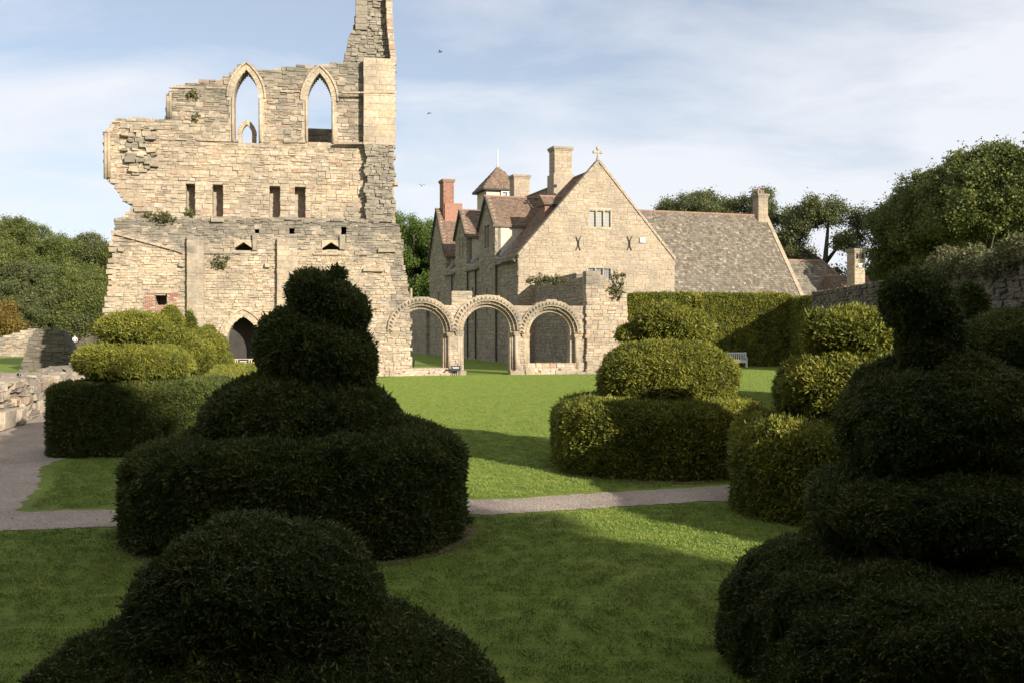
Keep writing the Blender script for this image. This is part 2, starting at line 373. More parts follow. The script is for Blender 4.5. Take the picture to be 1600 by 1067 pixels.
def scatter_group(name, inst, density, smin, smax, tilt, keep=True, seed=0, stray=0):
    g = bpy.data.node_groups.new(name, 'GeometryNodeTree')
    g.interface.new_socket('Geometry', in_out='INPUT', socket_type='NodeSocketGeometry'); g.interface.new_socket('Geometry', in_out='OUTPUT', socket_type='NodeSocketGeometry')
    gi = N(g, 'NodeGroupInput'); go = N(g, 'NodeGroupOutput'); d = N(g, 'GeometryNodeDistributePointsOnFaces'); d.inputs['Density'].default_value = density; d.inputs['Seed'].default_value = seed
    oi = N(g, 'GeometryNodeObjectInfo'); oi.inputs['Object'].default_value = inst; oi.inputs['As Instance'].default_value = True
    ip = N(g, 'GeometryNodeInstanceOnPoints'); rv = N(g, 'FunctionNodeRandomValue', data_type='FLOAT_VECTOR')
    rv.inputs['Min'].default_value = (-tilt, -tilt, -3.14); rv.inputs['Max'].default_value = (tilt, tilt, 3.14)
    rs = N(g, 'FunctionNodeRandomValue', data_type='FLOAT'); rs.inputs[2].default_value = smin; rs.inputs[3].default_value = smax
    rr = N(g, 'FunctionNodeRotateRotation', rotation_space='LOCAL'); er = N(g, 'FunctionNodeEulerToRotation')
    L = g.links.new
    L(gi.outputs[0], d.inputs['Mesh']); L(d.outputs['Points'], ip.inputs['Points']); L(oi.outputs['Geometry'], ip.inputs['Instance'])
    L(rv.outputs[0], er.inputs[0]); L(d.outputs['Rotation'], rr.inputs[0]); L(er.outputs[0], rr.inputs[1]); L(rr.outputs[0], ip.inputs['Rotation']); L(rs.outputs[1], ip.inputs['Scale'])
    if keep:
        j = N(g, 'GeometryNodeJoinGeometry'); L(ip.outputs[0], j.inputs[0]); L(gi.outputs[0], j.inputs[0]); L(j.outputs[0], go.inputs[0])
    elif stray:
        d2 = N(g, 'GeometryNodeDistributePointsOnFaces'); d2.inputs['Density'].default_value = stray; d2.inputs['Seed'].default_value = 7
        ip2 = N(g, 'GeometryNodeInstanceOnPoints'); sc2 = N(g, 'FunctionNodeRandomValue', data_type='FLOAT_VECTOR'); sc2.inputs['Min'].default_value = (.35, .35, 1.3); sc2.inputs['Max'].default_value = (.7, .7, 2.6)
        L(gi.outputs[0], d2.inputs['Mesh']); L(d2.outputs['Points'], ip2.inputs['Points']); L(oi.outputs['Geometry'], ip2.inputs['Instance']); L(d2.outputs['Rotation'], ip2.inputs['Rotation']); L(sc2.outputs[0], ip2.inputs['Scale'])
        j = N(g, 'GeometryNodeJoinGeometry'); L(ip.outputs[0], j.inputs[0]); L(ip2.outputs[0], j.inputs[0]); L(j.outputs[0], go.inputs[0])
    else: L(ip.outputs[0], go.inputs[0])
    return g
P_near = needle_tuft('yew_tuft_fine', 'shadeyew', .055, 70, .038, .0085, 3, 1.5)
P_mid = needle_tuft('yew_tuft_mid', 'yew', .10, 60, .07, .020, 4)
P_midd = needle_tuft('yew_tuft_shade', 'shadeyew', .09, 70, .065, .016, 5)
P_far = needle_tuft('yew_tuft_far', 'yew', .22, 50, .13, .05, 6)
G = {'near': scatter_group('yew_needles_fine', P_near, 620, .7, 1.4, .7, keep=False, stray=45),
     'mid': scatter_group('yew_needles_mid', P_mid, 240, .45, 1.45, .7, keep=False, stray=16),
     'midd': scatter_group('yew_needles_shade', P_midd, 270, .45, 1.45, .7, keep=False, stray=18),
     'far': scatter_group('yew_needles_far', P_far, 46, .6, 1.4, .6, keep=False)}
def leaf_cluster(name, mat, rad, n, size, seed):
    rng = random.Random(seed); v = []; f = []
    for i in range(n):
        p = Vector((rng.gauss(0, 1), rng.gauss(0, 1), rng.gauss(0, .7))) * rad * .55
        d = Vector((rng.gauss(0, 1), rng.gauss(0, 1), rng.gauss(-.2, .7))).normalized(); q = d.cross(Vector((rng.gauss(0, 1), rng.gauss(0, 1), rng.gauss(0, 1)))).normalized()
        L = size * rng.uniform(.6, 1.3); k = len(v); v += [tuple(p), tuple(p + d * L * .5 + q * L * .36), tuple(p + d * L), tuple(p + d * L * .5 - q * L * .36)]; f.append((k, k + 1, k + 2, k + 3))
    return proto(name, v, f, mat)
for key, mat in (('A', 'leafA'), ('B', 'leafB'), ('C', 'leafC'), ('D', 'leafD')):
    G['tree' + key] = scatter_group('leaves_' + key, leaf_cluster('leaf_cluster_' + key, mat, .6, 66, .21, 11), 2.0, .6, 1.3, 1.5, keep=False)
G['shade'] = scatter_group('leaves_dense', leaf_cluster('leaf_cluster_dense', 'leafA', .6, 26, .5, 12), 3.2, .8, 1.3, 1.5, keep=False)
G['plant'] = scatter_group('plant_leaves', leaf_cluster('plant_sprig', 'dry', .16, 12, .14, 13), 20, .45, 1.2, 1.2, keep=False)
G['ivy'] = scatter_group('ivy_leaves', leaf_cluster('ivy_sprig', 'dry', .16, 22, .07, 14), 48, .6, 1.3, 1.2, keep=False)
G['grass'] = scatter_group('grass_blades', needle_tuft('grass_tuft', 'blade', .09, 26, .035, .007, 8, .5), 110, .7, 1.3, .15, keep=False)
def scat(o, key):
    md = o.modifiers.new('foliage', 'NODES'); md.node_group = G[key]; return o

def blob_mesh(c, rx, ry, rz, ev=1.0, eh=1.0, tilt=(0, 0, 0), amp=.04, freq=2.2, seed=0, nu=56, nv=32, zmin=None):
    rot = Matrix.Rotation(tilt[2], 3, 'Z') @ Matrix.Rotation(tilt[1], 3, 'Y') @ Matrix.Rotation(tilt[0], 3, 'X')
    pw = lambda x, e: math.copysign(abs(x) ** e, x); V = []; Fc = []
    off = Vector((seed * 7.13, seed * 3.7, seed * 1.9))
    for i in range(nv + 1):
        th = -math.pi / 2 + math.pi * i / nv
        for k in range(nu):
            ph = 2 * math.pi * k / nu
            p = Vector((rx * pw(math.cos(th), ev) * pw(math.cos(ph), eh), ry * pw(math.cos(th), ev) * pw(math.sin(ph), eh), rz * pw(math.sin(th), ev)))
            p = rot @ p; q = p + Vector(c)
            d = mnoise.noise(q * freq + off) * amp * 1.5 + mnoise.noise(q * freq * 3.1 + off) * amp * .85 + mnoise.noise(q * freq * 7 + off) * amp * .4
            q = q + p.normalized() * d if p.length > 0 else q
            if zmin is not None and q.z < zmin: q.z = zmin
            V.append(q)
    for i in range(nv):
        for k in range(nu):
            k2 = (k + 1) % nu; Fc.append((i * nu + k, i * nu + k2, (i + 1) * nu + k2, (i + 1) * nu + k))
    return V, Fc
def yew_part(parent, name, c, r, key, **kw):
    V, Fc = blob_mesh(c, *r, **kw); o = mesh_obj(name, V, Fc, 'yewcore', parent, smooth=True)
    fo = bpy.data.objects.new('foliage', o.data); COL.objects.link(fo); fo.parent = o; fo['kind'] = 'stuff'; scat(fo, key); return o
def X(px, Y): return (px - 800) / F * Y
def Z(py, Y): return CAM_H - (py - HOR) / F * Y

# ================================================================== SETTING
def sheet(name, poly, z, mat, kind='structure', label=None):
    o = mesh_obj(name, [(x, y, z) for x, y in poly], [tuple(range(len(poly)))], mat); o['kind'] = kind; return o
sheet('ground', [(-900, -300), (900, -300), (900, 1600), (-900, 1600)], 0, 'grass')
def wavy(pts, amp, step, seed):
    rng = random.Random(seed); outp = []
    for (x0, y0), (x1, y1) in zip(pts, pts[1:] + pts[:1]):
        L = math.hypot(x1 - x0, y1 - y0); n = max(1, int(L / step))
        for i in range(n): outp.append((x0 + (x1 - x0) * i / n + rng.uniform(-amp, amp), y0 + (y1 - y0) * i / n + rng.uniform(-amp, amp)))
    return outp
sheet('gravel_path', wavy([(-9, 13.15), (-4, 14.1), (0, 14.75), (4, 16.0), (9.3, 17.6), (9.3, 19.2), (4, 17.45), (0, 16.0), (-4, 15.3), (-9, 14.75)], .07, .14, 1), .008, 'gravel')
sheet('gravel_drive', wavy([(-8.6, 2), (-7.6, 14.6), (-8.4, 17.0), (-9.6, 19.6), (-9.8, 21), (-9, 30), (-12, 42), (-17.2, 42), (-14.6, 27), (-14, 20), (-15, 2)], .07, .16, 2), .004, 'gravel')
sheet('soil_bed', wavy([(-2.9 + 2.42 * math.cos(a), 13.45 + 2.4 * math.sin(a)) for a in np.linspace(0, 6.2, 24)], .04, .3, 3), .012, 'soil')
sheet('soil_edge', wavy([(3 + 2.3 * math.cos(a), 19.8 + 2.25 * math.sin(a)) for a in np.linspace(0, 6.2, 24)], .04, .3, 4), .012, 'soil')
# short grass on the near lawn
gp = []
lawn_quads = [[(-8.2, 5), (9, 5), (9.2, 17.4), (4, 15.8), (0, 14.6), (-4, 13.95), (-7.6, 13.3)], [(-7.6, 15.1), (-4, 15.5), (0, 16.2), (4, 17.65), (9.2, 19.4), (11.5, 40), (18, 66), (7, 62), (5, 59), (-6.2, 56.6), (-9, 50), (-8.8, 30), (-9.3, 20.5), (-9.2, 19.4), (-8.1, 16.9)]]
V, Fc = [], []
for q in lawn_quads:
    n = len(V); V += [(x, y, .016) for x, y in q]; Fc.append(tuple(range(n, n + len(q))))
lg = mesh_obj('short_grass', V, Fc, 'grass'); tag(lg, 'short mown grass blades of the near lawn', 'grass', kind='stuff'); scat(lg, 'grass')

rngl = random.Random(77); fl_ = MB()
for i in range(260):
    x, y = rngl.uniform(-8, 8), rngl.uniform(7, 30); r_ = rngl.uniform(.015, .04); a_ = rngl.uniform(0, 6.28); ca, sa = math.cos(a_) * r_, math.sin(a_) * r_
    fl_.raw([(x - ca, y - sa, .035), (x + sa * .6, y - ca * .6, .05), (x + ca, y + sa, .04), (x - sa * .6, y + ca * .6, .055)], [(0, 1, 2, 3)], (.5, 0, 0))
fo_ = fl_.build('fallen_leaves', 'leafC', kind='stuff'); tag(fo_, 'scattered small fallen leaves on the lawn and path', 'leaves')
# ================================================================== RUINED TRANSEPT
RA = R(11); RY = 58.5; TA = math.tan(RA)
def rp_(px, py):
    k = (px - 800) / F; Y = RY / (1 - k * TA); return (k * Y / math.cos(RA), Z(py, Y))
def poly(pts): return [rp_(*p) for p in pts]
ruin = empty('ruined_transept', (0, RY, 0), RA)
tag(ruin, 'tall roofless ruined stone transept wall with two pointed windows and broken turret', 'ruin')
def weather_low(s, z, rng):
    r = rng.random(); g = 0
    if z > 7.0: g = max(0, min(.9, (z - 6.8) * .42 + rng.uniform(-.3, .25)))
    if s > -7.3 and z > 4: g = max(g, rng.uniform(.1, .6))
    return (r * .83 if rng.random() < .85 else r, g, 0)
def weather_up(s, z, rng):
    r = rng.random(); g = 0
    if z > 13.4: g = max(0, min(.75, (z - 13.4) * .15 + rng.uniform(-.25, .3)))
    return (r, g, 0)
def rect(x0, y0, x1, y1): return poly([(x0, y0), (x1, y0), (x1, y1), (x0, y1)])
low_out = poly([(163, 606), (167, 540), (170, 490), (176, 420), (181, 372), (182, 343), (300, 344), (330, 341), (420, 345), (520, 344), (560, 346), (612, 343), (620, 352), (629, 380), (631, 420), (636, 445), (640, 470), (641, 606)])
niche1 = rect(367, 377, 394, 393); niche2 = rect(504, 377, 531, 392)
sA, zA = rp_(354, 575); sB, _ = rp_(406, 575); _, zs = rp_(380, 533); _, za = rp_(380, 494)
door = [(sA, -.2)] + arch_pts(sA, sB, zs, za, 8) + [(sB, -.2)]
sqw = rect(242, 460, 261, 478)
putlogs = [rect(398, 358, 405, 366), rect(452, 357, 460, 365), rect(533, 356, 541, 378)]
fl = solid_fn(low_out, [niche1, niche2, door, sqw] + putlogs)
flb = solid_fn(low_out, [])
masonry(ruin, fl, -.05, rp_(400, 345)[1], 1.5, course=(.12, .22), length=(.22, .52), keep=130, seed=11, tintfn=weather_low, back=.5, holes_back=flb, proud=(0, .075), jit=.026, ragged=.16, missing=.014, rag_fn=flb)
up_out = poly([(184, 347), (190, 338), (202, 326), (203, 318), (190, 313), (186, 303), (180, 292), (172, 283), (162, 279), (160, 206), (168, 196), (178, 184), (215, 181), (252, 185), (258, 180), (258, 148), (264, 138), (275, 131), (310, 124), (345, 120), (362, 110), (374, 98), (386, 94), (398, 103), (410, 105), (440, 104), (470, 98), (480, 97), (495, 99), (515, 97), (540, 93), (617, 92), (616, 200), (617, 347)])
def pwin(x0, x1, yb, ys, ya):
    a, zb = rp_(x0, yb); b2, _ = rp_(x1, yb); m = (x0 + x1) / 2
    pts = arch_pts(a, b2, rp_(m, ys)[1], rp_(m, ya)[1], 7); return [(a, zb)] + pts + [(b2, zb)], pts, zb
w1, w1a, w1b = pwin(364, 404, 219, 150, 105)
w2, w2a, w2b = pwin(480, 519, 220, 155, 110)
slits = [rect(288, 284, 303, 337), rect(330, 286, 347, 340), rect(420, 288, 437, 341), rect(460, 289, 477, 342)]
UY = .55
fu = solid_fn(up_out, [w1, w2] + slits)
fub = solid_fn(up_out, [w1, w2])
zb, zt = rp_(400, 345)[1], rp_(400, 92)[1] + .15
masonry(ruin, fu, zb, zt, .8, course=(.15, .30), length=(.26, .62), keep=110, seed=12, yf=UY, tintfn=weather_up, back=.65, holes_back=fub, proud=(0, .075), jit=.026, ragged=.14, missing=.012, rag_fn=solid_fn(up_out, []))
# pilasters, buttress and turret
for (x0, x1, yt, pr, sd) in ((293, 319, 371, .32, 21), (433, 465, 374, .32, 22)):
    a, z1 = rp_(x0, yt); b2, _ = rp_(x1, yt)
    pil = empty('pilaster', parent=ruin)
    masonry(pil, lambda z, a=a, b2=b2: [(a, b2)], -.05, z1, pr - .02, course=(.26, .42), length=(.4, .7), keep=40, seed=sd, yf=-pr, depth=.12, ragged=.015, proud=(0, .015), tintfn=weather_low)
a, z1 = rp_(568, 90); b2, z0 = rp_(618, 228); zl = rp_(590, 345)[1]
but = empty('buttress', parent=ruin)
masonry(but, lambda z: [(a, b2)], z0, z1, .52, course=(.32, .5), length=(.5, .8), keep=60, seed=23, yf=UY - .55, depth=.2, ragged=.02, proud=(0, .02), tintfn=lambda s, z, r: (r.random() * .8, 0, 0))
masonry(but, lambda z: [(a + .15 + .08 * math.sin(z * 5), b2 - .1 + .1 * math.sin(z * 3.3))], zl - .1, z0, .45, mat='rubble', core='darkmortar', course=(.12, .24), length=(.18, .45), keep=40, seed=24, yf=UY - .47, depth=.25, ragged=.08, proud=(0, .13), jit=.03)
tur = empty('turret', parent=ruin)
t_out = poly([(538, 98), (541, 80), (546, 50), (553, 40), (557, 20), (558, -40), (604, -40), (606, 20), (608, 60), (612, 98)])
masonry(tur, solid_fn(t_out, []), zt - .25, rp_(580, -36)[1], 1.6, mat='rubble', core='darkmortar', course=(.13, .26), length=(.18, .5), keep=60, seed=25, yf=UY + .25, depth=.3, ragged=.1, proud=(0, .16), jit=.03)
t2 = poly([(611, 98), (605, 40), (602, -40), (611, -40), (614, 30), (620, 98)])
masonry(tur, solid_fn(t2, []), zt - .25, rp_(600, -36)[1], 1.2, course=(.32, .4), length=(.5, .8), keep=40, seed=26, yf=UY - .35, depth=.3, ragged=.03)
t3 = poly([(556, 42), (557, -40), (574, -40), (574, 38)])
masonry(tur, solid_fn(t3, []), rp_(565, 42)[1], rp_(565, -36)[1], 1.0, mat='rubble', core='darkmortar', course=(.3, .4), length=(.4, .7), keep=20, seed=27, yf=UY + .05, depth=.2, ragged=.03)
# window mouldings: outer hood and jamb stones
for (pts, zb_, sd) in ((w1a, w1b, 31), (w2a, w2b, 32)):
    win = empty('pointed_window', parent=ruin)
    voussoirs(win, pts, .30, UY - .07, UY + .45, seed=sd, inset=.03)
    outer = arch_pts(pts[0][0] - .30, pts[-1][0] + .30, pts[0][1], max(p[1] for p in pts) + .34, 7)
    voussoirs(win, outer, .11, UY - .15, UY + .15, seed=sd + 5, name='hood_stone')
    for s_, sg in ((pts[0][0], -1), (pts[-1][0], 1)):
        z = zb_
        rng = random.Random(sd)
        while z < pts[0][1] - .05:
            h = min(rng.uniform(.3, .5), pts[0][1] - z); x0, x1 = sorted((s_ - sg * .03, s_ + sg * rng.uniform(.22, .42)))
            MB().box(x0, x1, UY - .06, UY + .5, z + .006, z + h - .006, (rng.random() * .7, rng.uniform(0, .1), 0)).build('jamb_stone', 'stone', win); z += h
        MB().tube([(s_ + sg * .06, UY - .08, zb_), (s_ + sg * .06, UY - .08, pts[0][1])], [.07, .07], 10, (.3, .05, 0)).build('shaft', 'stone', win, smooth=True)
# small inner arch seen through the left window, inner wall seen through the right one
ia, izs = rp_(367, 219); ib, _ = rp_(392, 219)
inn = empty('inner_arch', parent=ruin)
pts = arch_pts(ia + .25, ib - .05, rp_(380, 203)[1], rp_(380, 186)[1], 6)
voussoirs(inn, pts, .26, UY + 1.0, UY + 1.4, seed=41)
for s_, sg in ((pts[0][0], -1), (pts[-1][0], 1)):
    MB().box(min(s_, s_ + sg * .24), max(s_, s_ + sg * .24), UY + 1.0, UY + 1.4, w1b - .05, pts[0][1], (.3, .1, 0)).build('jamb_stone', 'stone', inn)
iw0, iz1 = rp_(478, 178); iw1, _ = rp_(524, 178)
inner = empty('inner_wall', parent=ruin)
masonry(inner, lambda z: [(iw0 - .4, iw1 + .6)], .0, rp_(500, 172)[1] - .1, .7, mat='rubble', core='darkmortar', course=(.2, .3), length=(.3, .6), keep=20, seed=42, yf=5.0)
# string courses, roof scar, ledge rubble, loose projecting stones
def strip(parent, name, px0, px1, py, yf, h, pr, seed, gapp=.15, slope=0, mat='stone'):
    rng = random.Random(seed); x = px0
    while x < px1:
        L = rng.uniform(9, 22)
        if rng.random() > gapp:
            y = py + slope * (x - px0); a, z = rp_(x, y); b2, z2 = rp_(min(x + L, px1), y + slope * L)
            q = pr * rng.uniform(.8, 1.1)
            MB().hexa([(a, yf - q, z - h), (b2 - .02, yf - q, z2 - h), (b2 - .02, yf + .1, z2 - h), (a, yf + .1, z - h), (a, yf - q * .8, z), (b2 - .02, yf - q * .8, z2), (b2 - .02, yf + .1, z2), (a, yf + .1, z)], (rng.random(), .3, 0)).build(name, mat, parent)
        x += L
strip(ruin, 'string_course_stone', 318, 430, 394, 0, .11, .13, 51); strip(ruin, 'string_course_stone', 468, 585, 396, 0, .11, .13, 52)
strip(ruin, 'string_course_stone', 262, 360, 132, UY, .09, .11, 53, slope=.02); strip(ruin, 'string_course_stone', 417, 474, 139, UY, .09, .11, 54); strip(ruin, 'string_course_stone', 534, 617, 144, UY - .5, .09, .11, 55)
strip(ruin, 'string_course_stone', 250, 372, 213, UY, .12, .12, 56, slope=.03); strip(ruin, 'string_course_stone', 412, 478, 218, UY, .12, .12, 57, .3); strip(ruin, 'string_course_stone', 522, 617, 222, UY - .3, .12, .16, 58, .1)
strip(ruin, 'roof_scar_stone', 181, 286, 364, 0, .12, .17, 59, 0, .27)
rng = random.Random(60)
for i in range(70):
    px = 186 + i * 6.1 + rng.uniform(-2, 2); a, z = rp_(px, 344 + rng.uniform(-3, 2)); s = rng.uniform(.12, .3)
    v, f = stone_geo(rng, -s, s, -rng.uniform(.07, .14), rng.uniform(.04, .12), 0, .5, .05, jit=.05)
    o = mesh_obj('ledge_stone', v, f, 'rubble', ruin, [(rng.random(), .2, 0)] * len(f)); o.location = (a, rng.uniform(-.03, .05), z)
for (px, py, s) in ((340, 345, .35), (604, 392, .5), (583, 422, .6), (284, 414, .14), (418, 416, .16), (190, 391, .16), (612, 286, .4), (215, 265, .45), (222, 327, .5)):
    a, z = rp_(px, py); yy = UY if py < 340 else 0
    v, f = stone_geo(rng, -s, s, -.11, .11, -.05, .3, .16, jit=.03)
    o = mesh_obj('projecting_stone', v, f, 'stone', ruin, [(rng.random() * .7, .2, 0)] * len(f)); o.location = (a, yy, z)
for x0, x1, yb in ((366, 395, 388), (503, 532, 388)):     # gabled heads of the two low recesses
    for sg in (0, 1):
        a, z_a = rp_(x0 if sg == 0 else x1, yb); b2, z_b = rp_((x0 + x1) / 2, 378.5)
        MB().hexa([(a, -.07, z_a - .02), (b2, -.07, z_b - .02), (b2, .6, z_b - .02), (a, .6, z_a - .02), (a, -.07, z_a + .42), (b2, -.07, z_b + .12), (b2, .6, z_b + .12), (a, .6, z_a + .42)], (.35, .05, 0)).build('recess_head', 'stone', ruin)
    a, z_a = rp_(x1 + 3, 388); v, f = stone_geo(rng, -.14, .14, -.1, .75, 0, .3, .2, jit=.05); o = mesh_obj('projecting_stone', v, f, 'rubble', ruin, [(.5, .2, 0)] * len(f)); o.location = (a, 0, z_a)
for i in range(75):       # broken vault springing on the upper left
    q = rng.random(); px = 200 + 42 * q + rng.uniform(-14, 8); py = 196 + rng.random() * 72; a, z_a = rp_(px, py); sz = rng.uniform(.1, .28)
    v, f = stone_geo(rng, -sz, sz, -sz * .6, sz * .6, 0, .3, rng.uniform(.05, .34), jit=.05); o = mesh_obj('broken_springer_stone', v, f, 'rubble' if i % 3 else 'stone', ruin, [(rng.random(), .1, 0)] * len(f)); o.location = (a, UY, z_a)
# door moulding
dw = empty('doorway', parent=ruin)
voussoirs(dw, arch_pts(sA, sB, zs, za, 8), .34, -.05, .4, seed=61, inset=.03)
voussoirs(dw, arch_pts(sA - .34, sB + .34, zs, za + .38, 8), .12, -.14, .1, seed=62, name='hood_stone')
for s_, sg in ((sA, -1), (sB, 1)):
    z = -.05
    while z < zs - .05:
        h = min(rng.uniform(.3, .45), zs - z); x0, x1 = sorted((s_ - sg * .03, s_ + sg * .36))
        MB().box(x0, x1, -.05, .5, z + .006, z + h - .006, (rng.random() * .7, 0, 0)).build('jamb_stone', 'stone', dw); z += h
MB().box(sA - .02, sB + .02, 1.44, 1.49, -.05, za, (.3, 0, 0)).build('doorway_shade_sheet', 'darkinside', dw)  # near-black sheet stands in for the shade inside the doorway
# brick patch round the small square window
bk = MB(); (q0, qz1), (q1, _), (_, qz0) = rp_(242, 460), rp_(261, 460), rp_(250, 478)
zz = qz0 - .35; rowi = 0
while zz < qz1 + .05:
    x = q0 - .62 + (.11 if rowi % 2 else 0)
    while x < q1 + .6:
        if not (q0 - .1 < x < q1 - .02 and qz0 - .03 < zz < qz1): bk.box(x, x + .21, -.055, .1, zz, zz + .068, (rng.random(), 0, 0))
        x += .225
    zz += .08; rowi += 1
bk.build('brick_surround', 'brick', ruin, kind='stuff')
MB().box(q0 - .25, q1 + .2, -.07, .2, qz1 + .06, qz1 + .22, (.5, 0, 0)).build('lintel', 'stone', ruin)
# left shafts of the broken return
for (px, y0_, y1_) in ((162, 206, 278), (167, 204, 276), (260, 148, 182), (264, 142, 182)):
    a, z1 = rp_(px, y0_); _, z0 = rp_(px, y1_); MB().tube([(a, UY - .1, z0), (a, UY - .1, z1)], [.1, .09], 10, (.4, .3, 0)).build('shaft', 'stone', ruin, smooth=True)
# corner stones that jut from the broken left edge
for i in range(26):
    py = 365 + i * 8.6; px = 182 - (py - 345) * .078; a, z = rp_(px, py); s = rng.uniform(.18, .34)
    v, f = stone_geo(rng, -s, s, -.13, .13, -.02, .5, .03, jit=.02); o = mesh_obj('quoin', v, f, 'stone', ruin, [(rng.random(), 0, 0)] * len(f)); o.location = (a + rng.uniform(-.1, .16), 0, z)

# ================================================================== CHAPTER HOUSE ARCADE
arc = empty('chapter_house_arcade', (0, RY, 0), RA)
tag(arc, 'row of three round carved stone arches of the ruined chapter house beside the lawn', 'arcade')
cx = [rp_(659, 500)[0], rp_(762, 500)[0], rp_(861, 500)[0]]; RI = [1.34, 1.45, 1.30]; ZS = [2.62, 2.66, 2.50]
aL, aR = rp_(636, 500)[0] - 1.2, rp_(917, 500)[0]
def arc_solid(z):
    iv = []
    top_sp = 4.2
    if z < top_sp: iv = [(aL, aR - .1)]
    else:
        for c, r_, zc in zip(cx, RI, ZS):
            R2 = r_ + .70; d = z - zc
            if abs(d) < R2: hw = math.sqrt(R2 * R2 - d * d); iv.append((c - hw, c + hw))
        if z < 5.0: iv.append((rp_(706, 470)[0], rp_(738, 470)[0]))
        iv = sorted(iv); out_ = []
        for a, b in iv:
            if out_ and a < out_[-1][1]: out_[-1] = (out_[-1][0], max(b, out_[-1][1]))
            else: out_.append((a, b))
        iv = out_
    for i, (c, r_, zc) in enumerate(zip(cx, RI, ZS)):
        r3 = r_ + .30
        base = (.42, -1, .55)[i]
        if z < zc and z > base: iv = subtract(iv, [(c - r3, c + r3)])
        elif z >= zc and z - zc < r3: hw = math.sqrt(r3 * r3 - (z - zc) ** 2); iv = subtract(iv, [(c - hw, c + hw)])
    return iv
masonry(arc, arc_solid, -.05, 5.05, 1.1, course=(.16, .3), length=(.25, .55), keep=110, seed=71, both=True, depth=.3, tintfn=lambda s, z, r: (r.random(), max(0, (z - 4.3) * .5 + r.uniform(-.1, .2)), 0))
for i, (c, r_, zc) in enumerate(zip(cx, RI, ZS)):
    ar = empty('arch', parent=arc)
    nn = 13
    voussoirs(ar, arch_pts(c - r_ - .36, c + r_ + .36, zc, zc + r_ + .36, nn), .36, -.16, .3, seed=80 + i, orn=.14)
    voussoirs(ar, arch_pts(c - r_ - .18, c + r_ + .18, zc, zc + r_ + .18, nn), .19, .05, .5, seed=83 + i, orn=.08)
    voussoirs(ar, arch_pts(c - r_, c + r_, zc, zc + r_, nn), .2, .28, 1.0, seed=86 + i)
    for sg in (-1, 1):
        for (off, yy, rr) in ((.34, -.02, .13), (.16, .18, .11)):
            if i == 2 and sg == 1 and off == .16: continue
            x = c + sg * (r_ + off); rng = random.Random(i * 10 + sg)
            MB().tube([(x, yy + .1, .30), (x, yy + .1, zc - .28)], [rr, rr * .95], 10, (rng.random() * .6, .05, 0)).build('column', 'stone', ar, smooth=True)
            MB().hexa([(x - rr, yy - .03, zc - .30), (x + rr, yy - .03, zc - .30), (x + rr, yy + .25, zc - .30), (x - rr, yy + .25, zc - .30),
                       (x - rr * 1.7, yy - .14, zc - .04), (x + rr * 1.7, yy - .14, zc - .04), (x + rr * 1.7, yy + .3, zc - .04), (x - rr * 1.7, yy + .3, zc - .04)], (rng.random() * .6, .05, 0)).build('capital', 'stone', ar)
            MB().box(x - rr * 1.7, x + rr * 1.7, yy - .12, yy + .3, .02, .30, (rng.random() * .6, .1, 0)).build('column_base', 'stone', ar)
        x0, x1 = sorted((c + sg * (r_ - .02), c + sg * (r_ + .32)))
        z = (.42, 0, .55)[i] - .02
        while z < zc - .02:
            h = min(random.Random(int(z * 100) + i).uniform(.28, .44), zc - z); MB().box(x0, x1, .3, 1.0, z + .006, z + h - .006, (random.Random(int(z * 77) + i * 5).random() * .7, .05, 0)).build('jamb_stone', 'stone', ar); z += h
# plinth stones in front and rubble block at the left foot
rng = random.Random(90)
for i in range(44):
    px = 590 + i * 7.8
    if 726 < px < 797: continue
    a, _ = rp_(px, 585); h = rng.uniform(.12, .34); v, f = stone_geo(rng, -.2, .2, -.02, h, -.35, .5, rng.uniform(0, .12), jit=.03)
    o = mesh_obj('plinth_stone', v, f, 'stone', arc, [(rng.random() * .8, rng.uniform(0, .3), 0)] * len(f)); o.location = (a, -.02, 0)
MB().tube([(rp_(643, 470)[0], .3, 4.35), (rp_(643, 470)[0], .3, 5.2)], [.09, .07], 8, (.4, .2, 0)).build('broken_shaft', 'stone', arc)
# end wall and south wall of the chapter house, running back to the house
ew = empty('chapter_house_side_wall', (0, RY, 0), RA)
tag(ew, 'high ruined stone side wall running back from the arcade with its lit broken end', 'wall')
eL, ez = rp_(915, 424); eR, ez2 = rp_(978, 455)
e_out = [(eL, -.05), (eL, ez), (eL + .7, ez - .05), (eL + 1.1, ez - .35), (eL + 1.8, ez2 + .2), (eR, ez2 - .3), (eR, 3), (eR - .3, -.05)]
masonry(ew, solid_fn(e_out, []), -.05, ez, 1.0, course=(.17, .3), length=(.28, .55), keep=90, seed=91, yf=-.25, ragged=.1, proud=(0, .05), tintfn=lambda s, z, r: (r.random(), max(0, (z - 4.5) * .3 + r.uniform(-.2, .2)), 0))
sw = empty('south_wall', parent=ew); sw.location = (eL + .02, 14.8, 0); sw.rotation_euler = (0, 0, R(-90))
def sw_top(z): return [(0, 14.0 if z < 6.0 + .3 * math.sin(z * 9) else 12.5)]
masonry(sw, lambda z: sw_top(z), -.05, 6.35, .9, mat='sidestone', core='darkmortar', course=(.2, .32), length=(.3, .7), keep=90, seed=92)
rng = random.Random(93)
lw = empty('low_interior_wall', (0, RY, 0), RA); tag(lw, 'low broken stone wall stub inside the left arch', 'wall')
l0, l1 = rp_(616, 530)[0] - .6, rp_(643, 530)[0] - .15
masonry(lw, solid_fn([(l0, -.05), (l0, 2.5), (l1 - .5, 2.4), (l1 - .45, 2.0), (l1, 1.9), (l1, .85), (l1 + .6, .8), (l1 + .6, -.05)], []), -.05, 2.5, .6, course=(.16, .28), length=(.25, .5), keep=40, seed=95, yf=3.2)

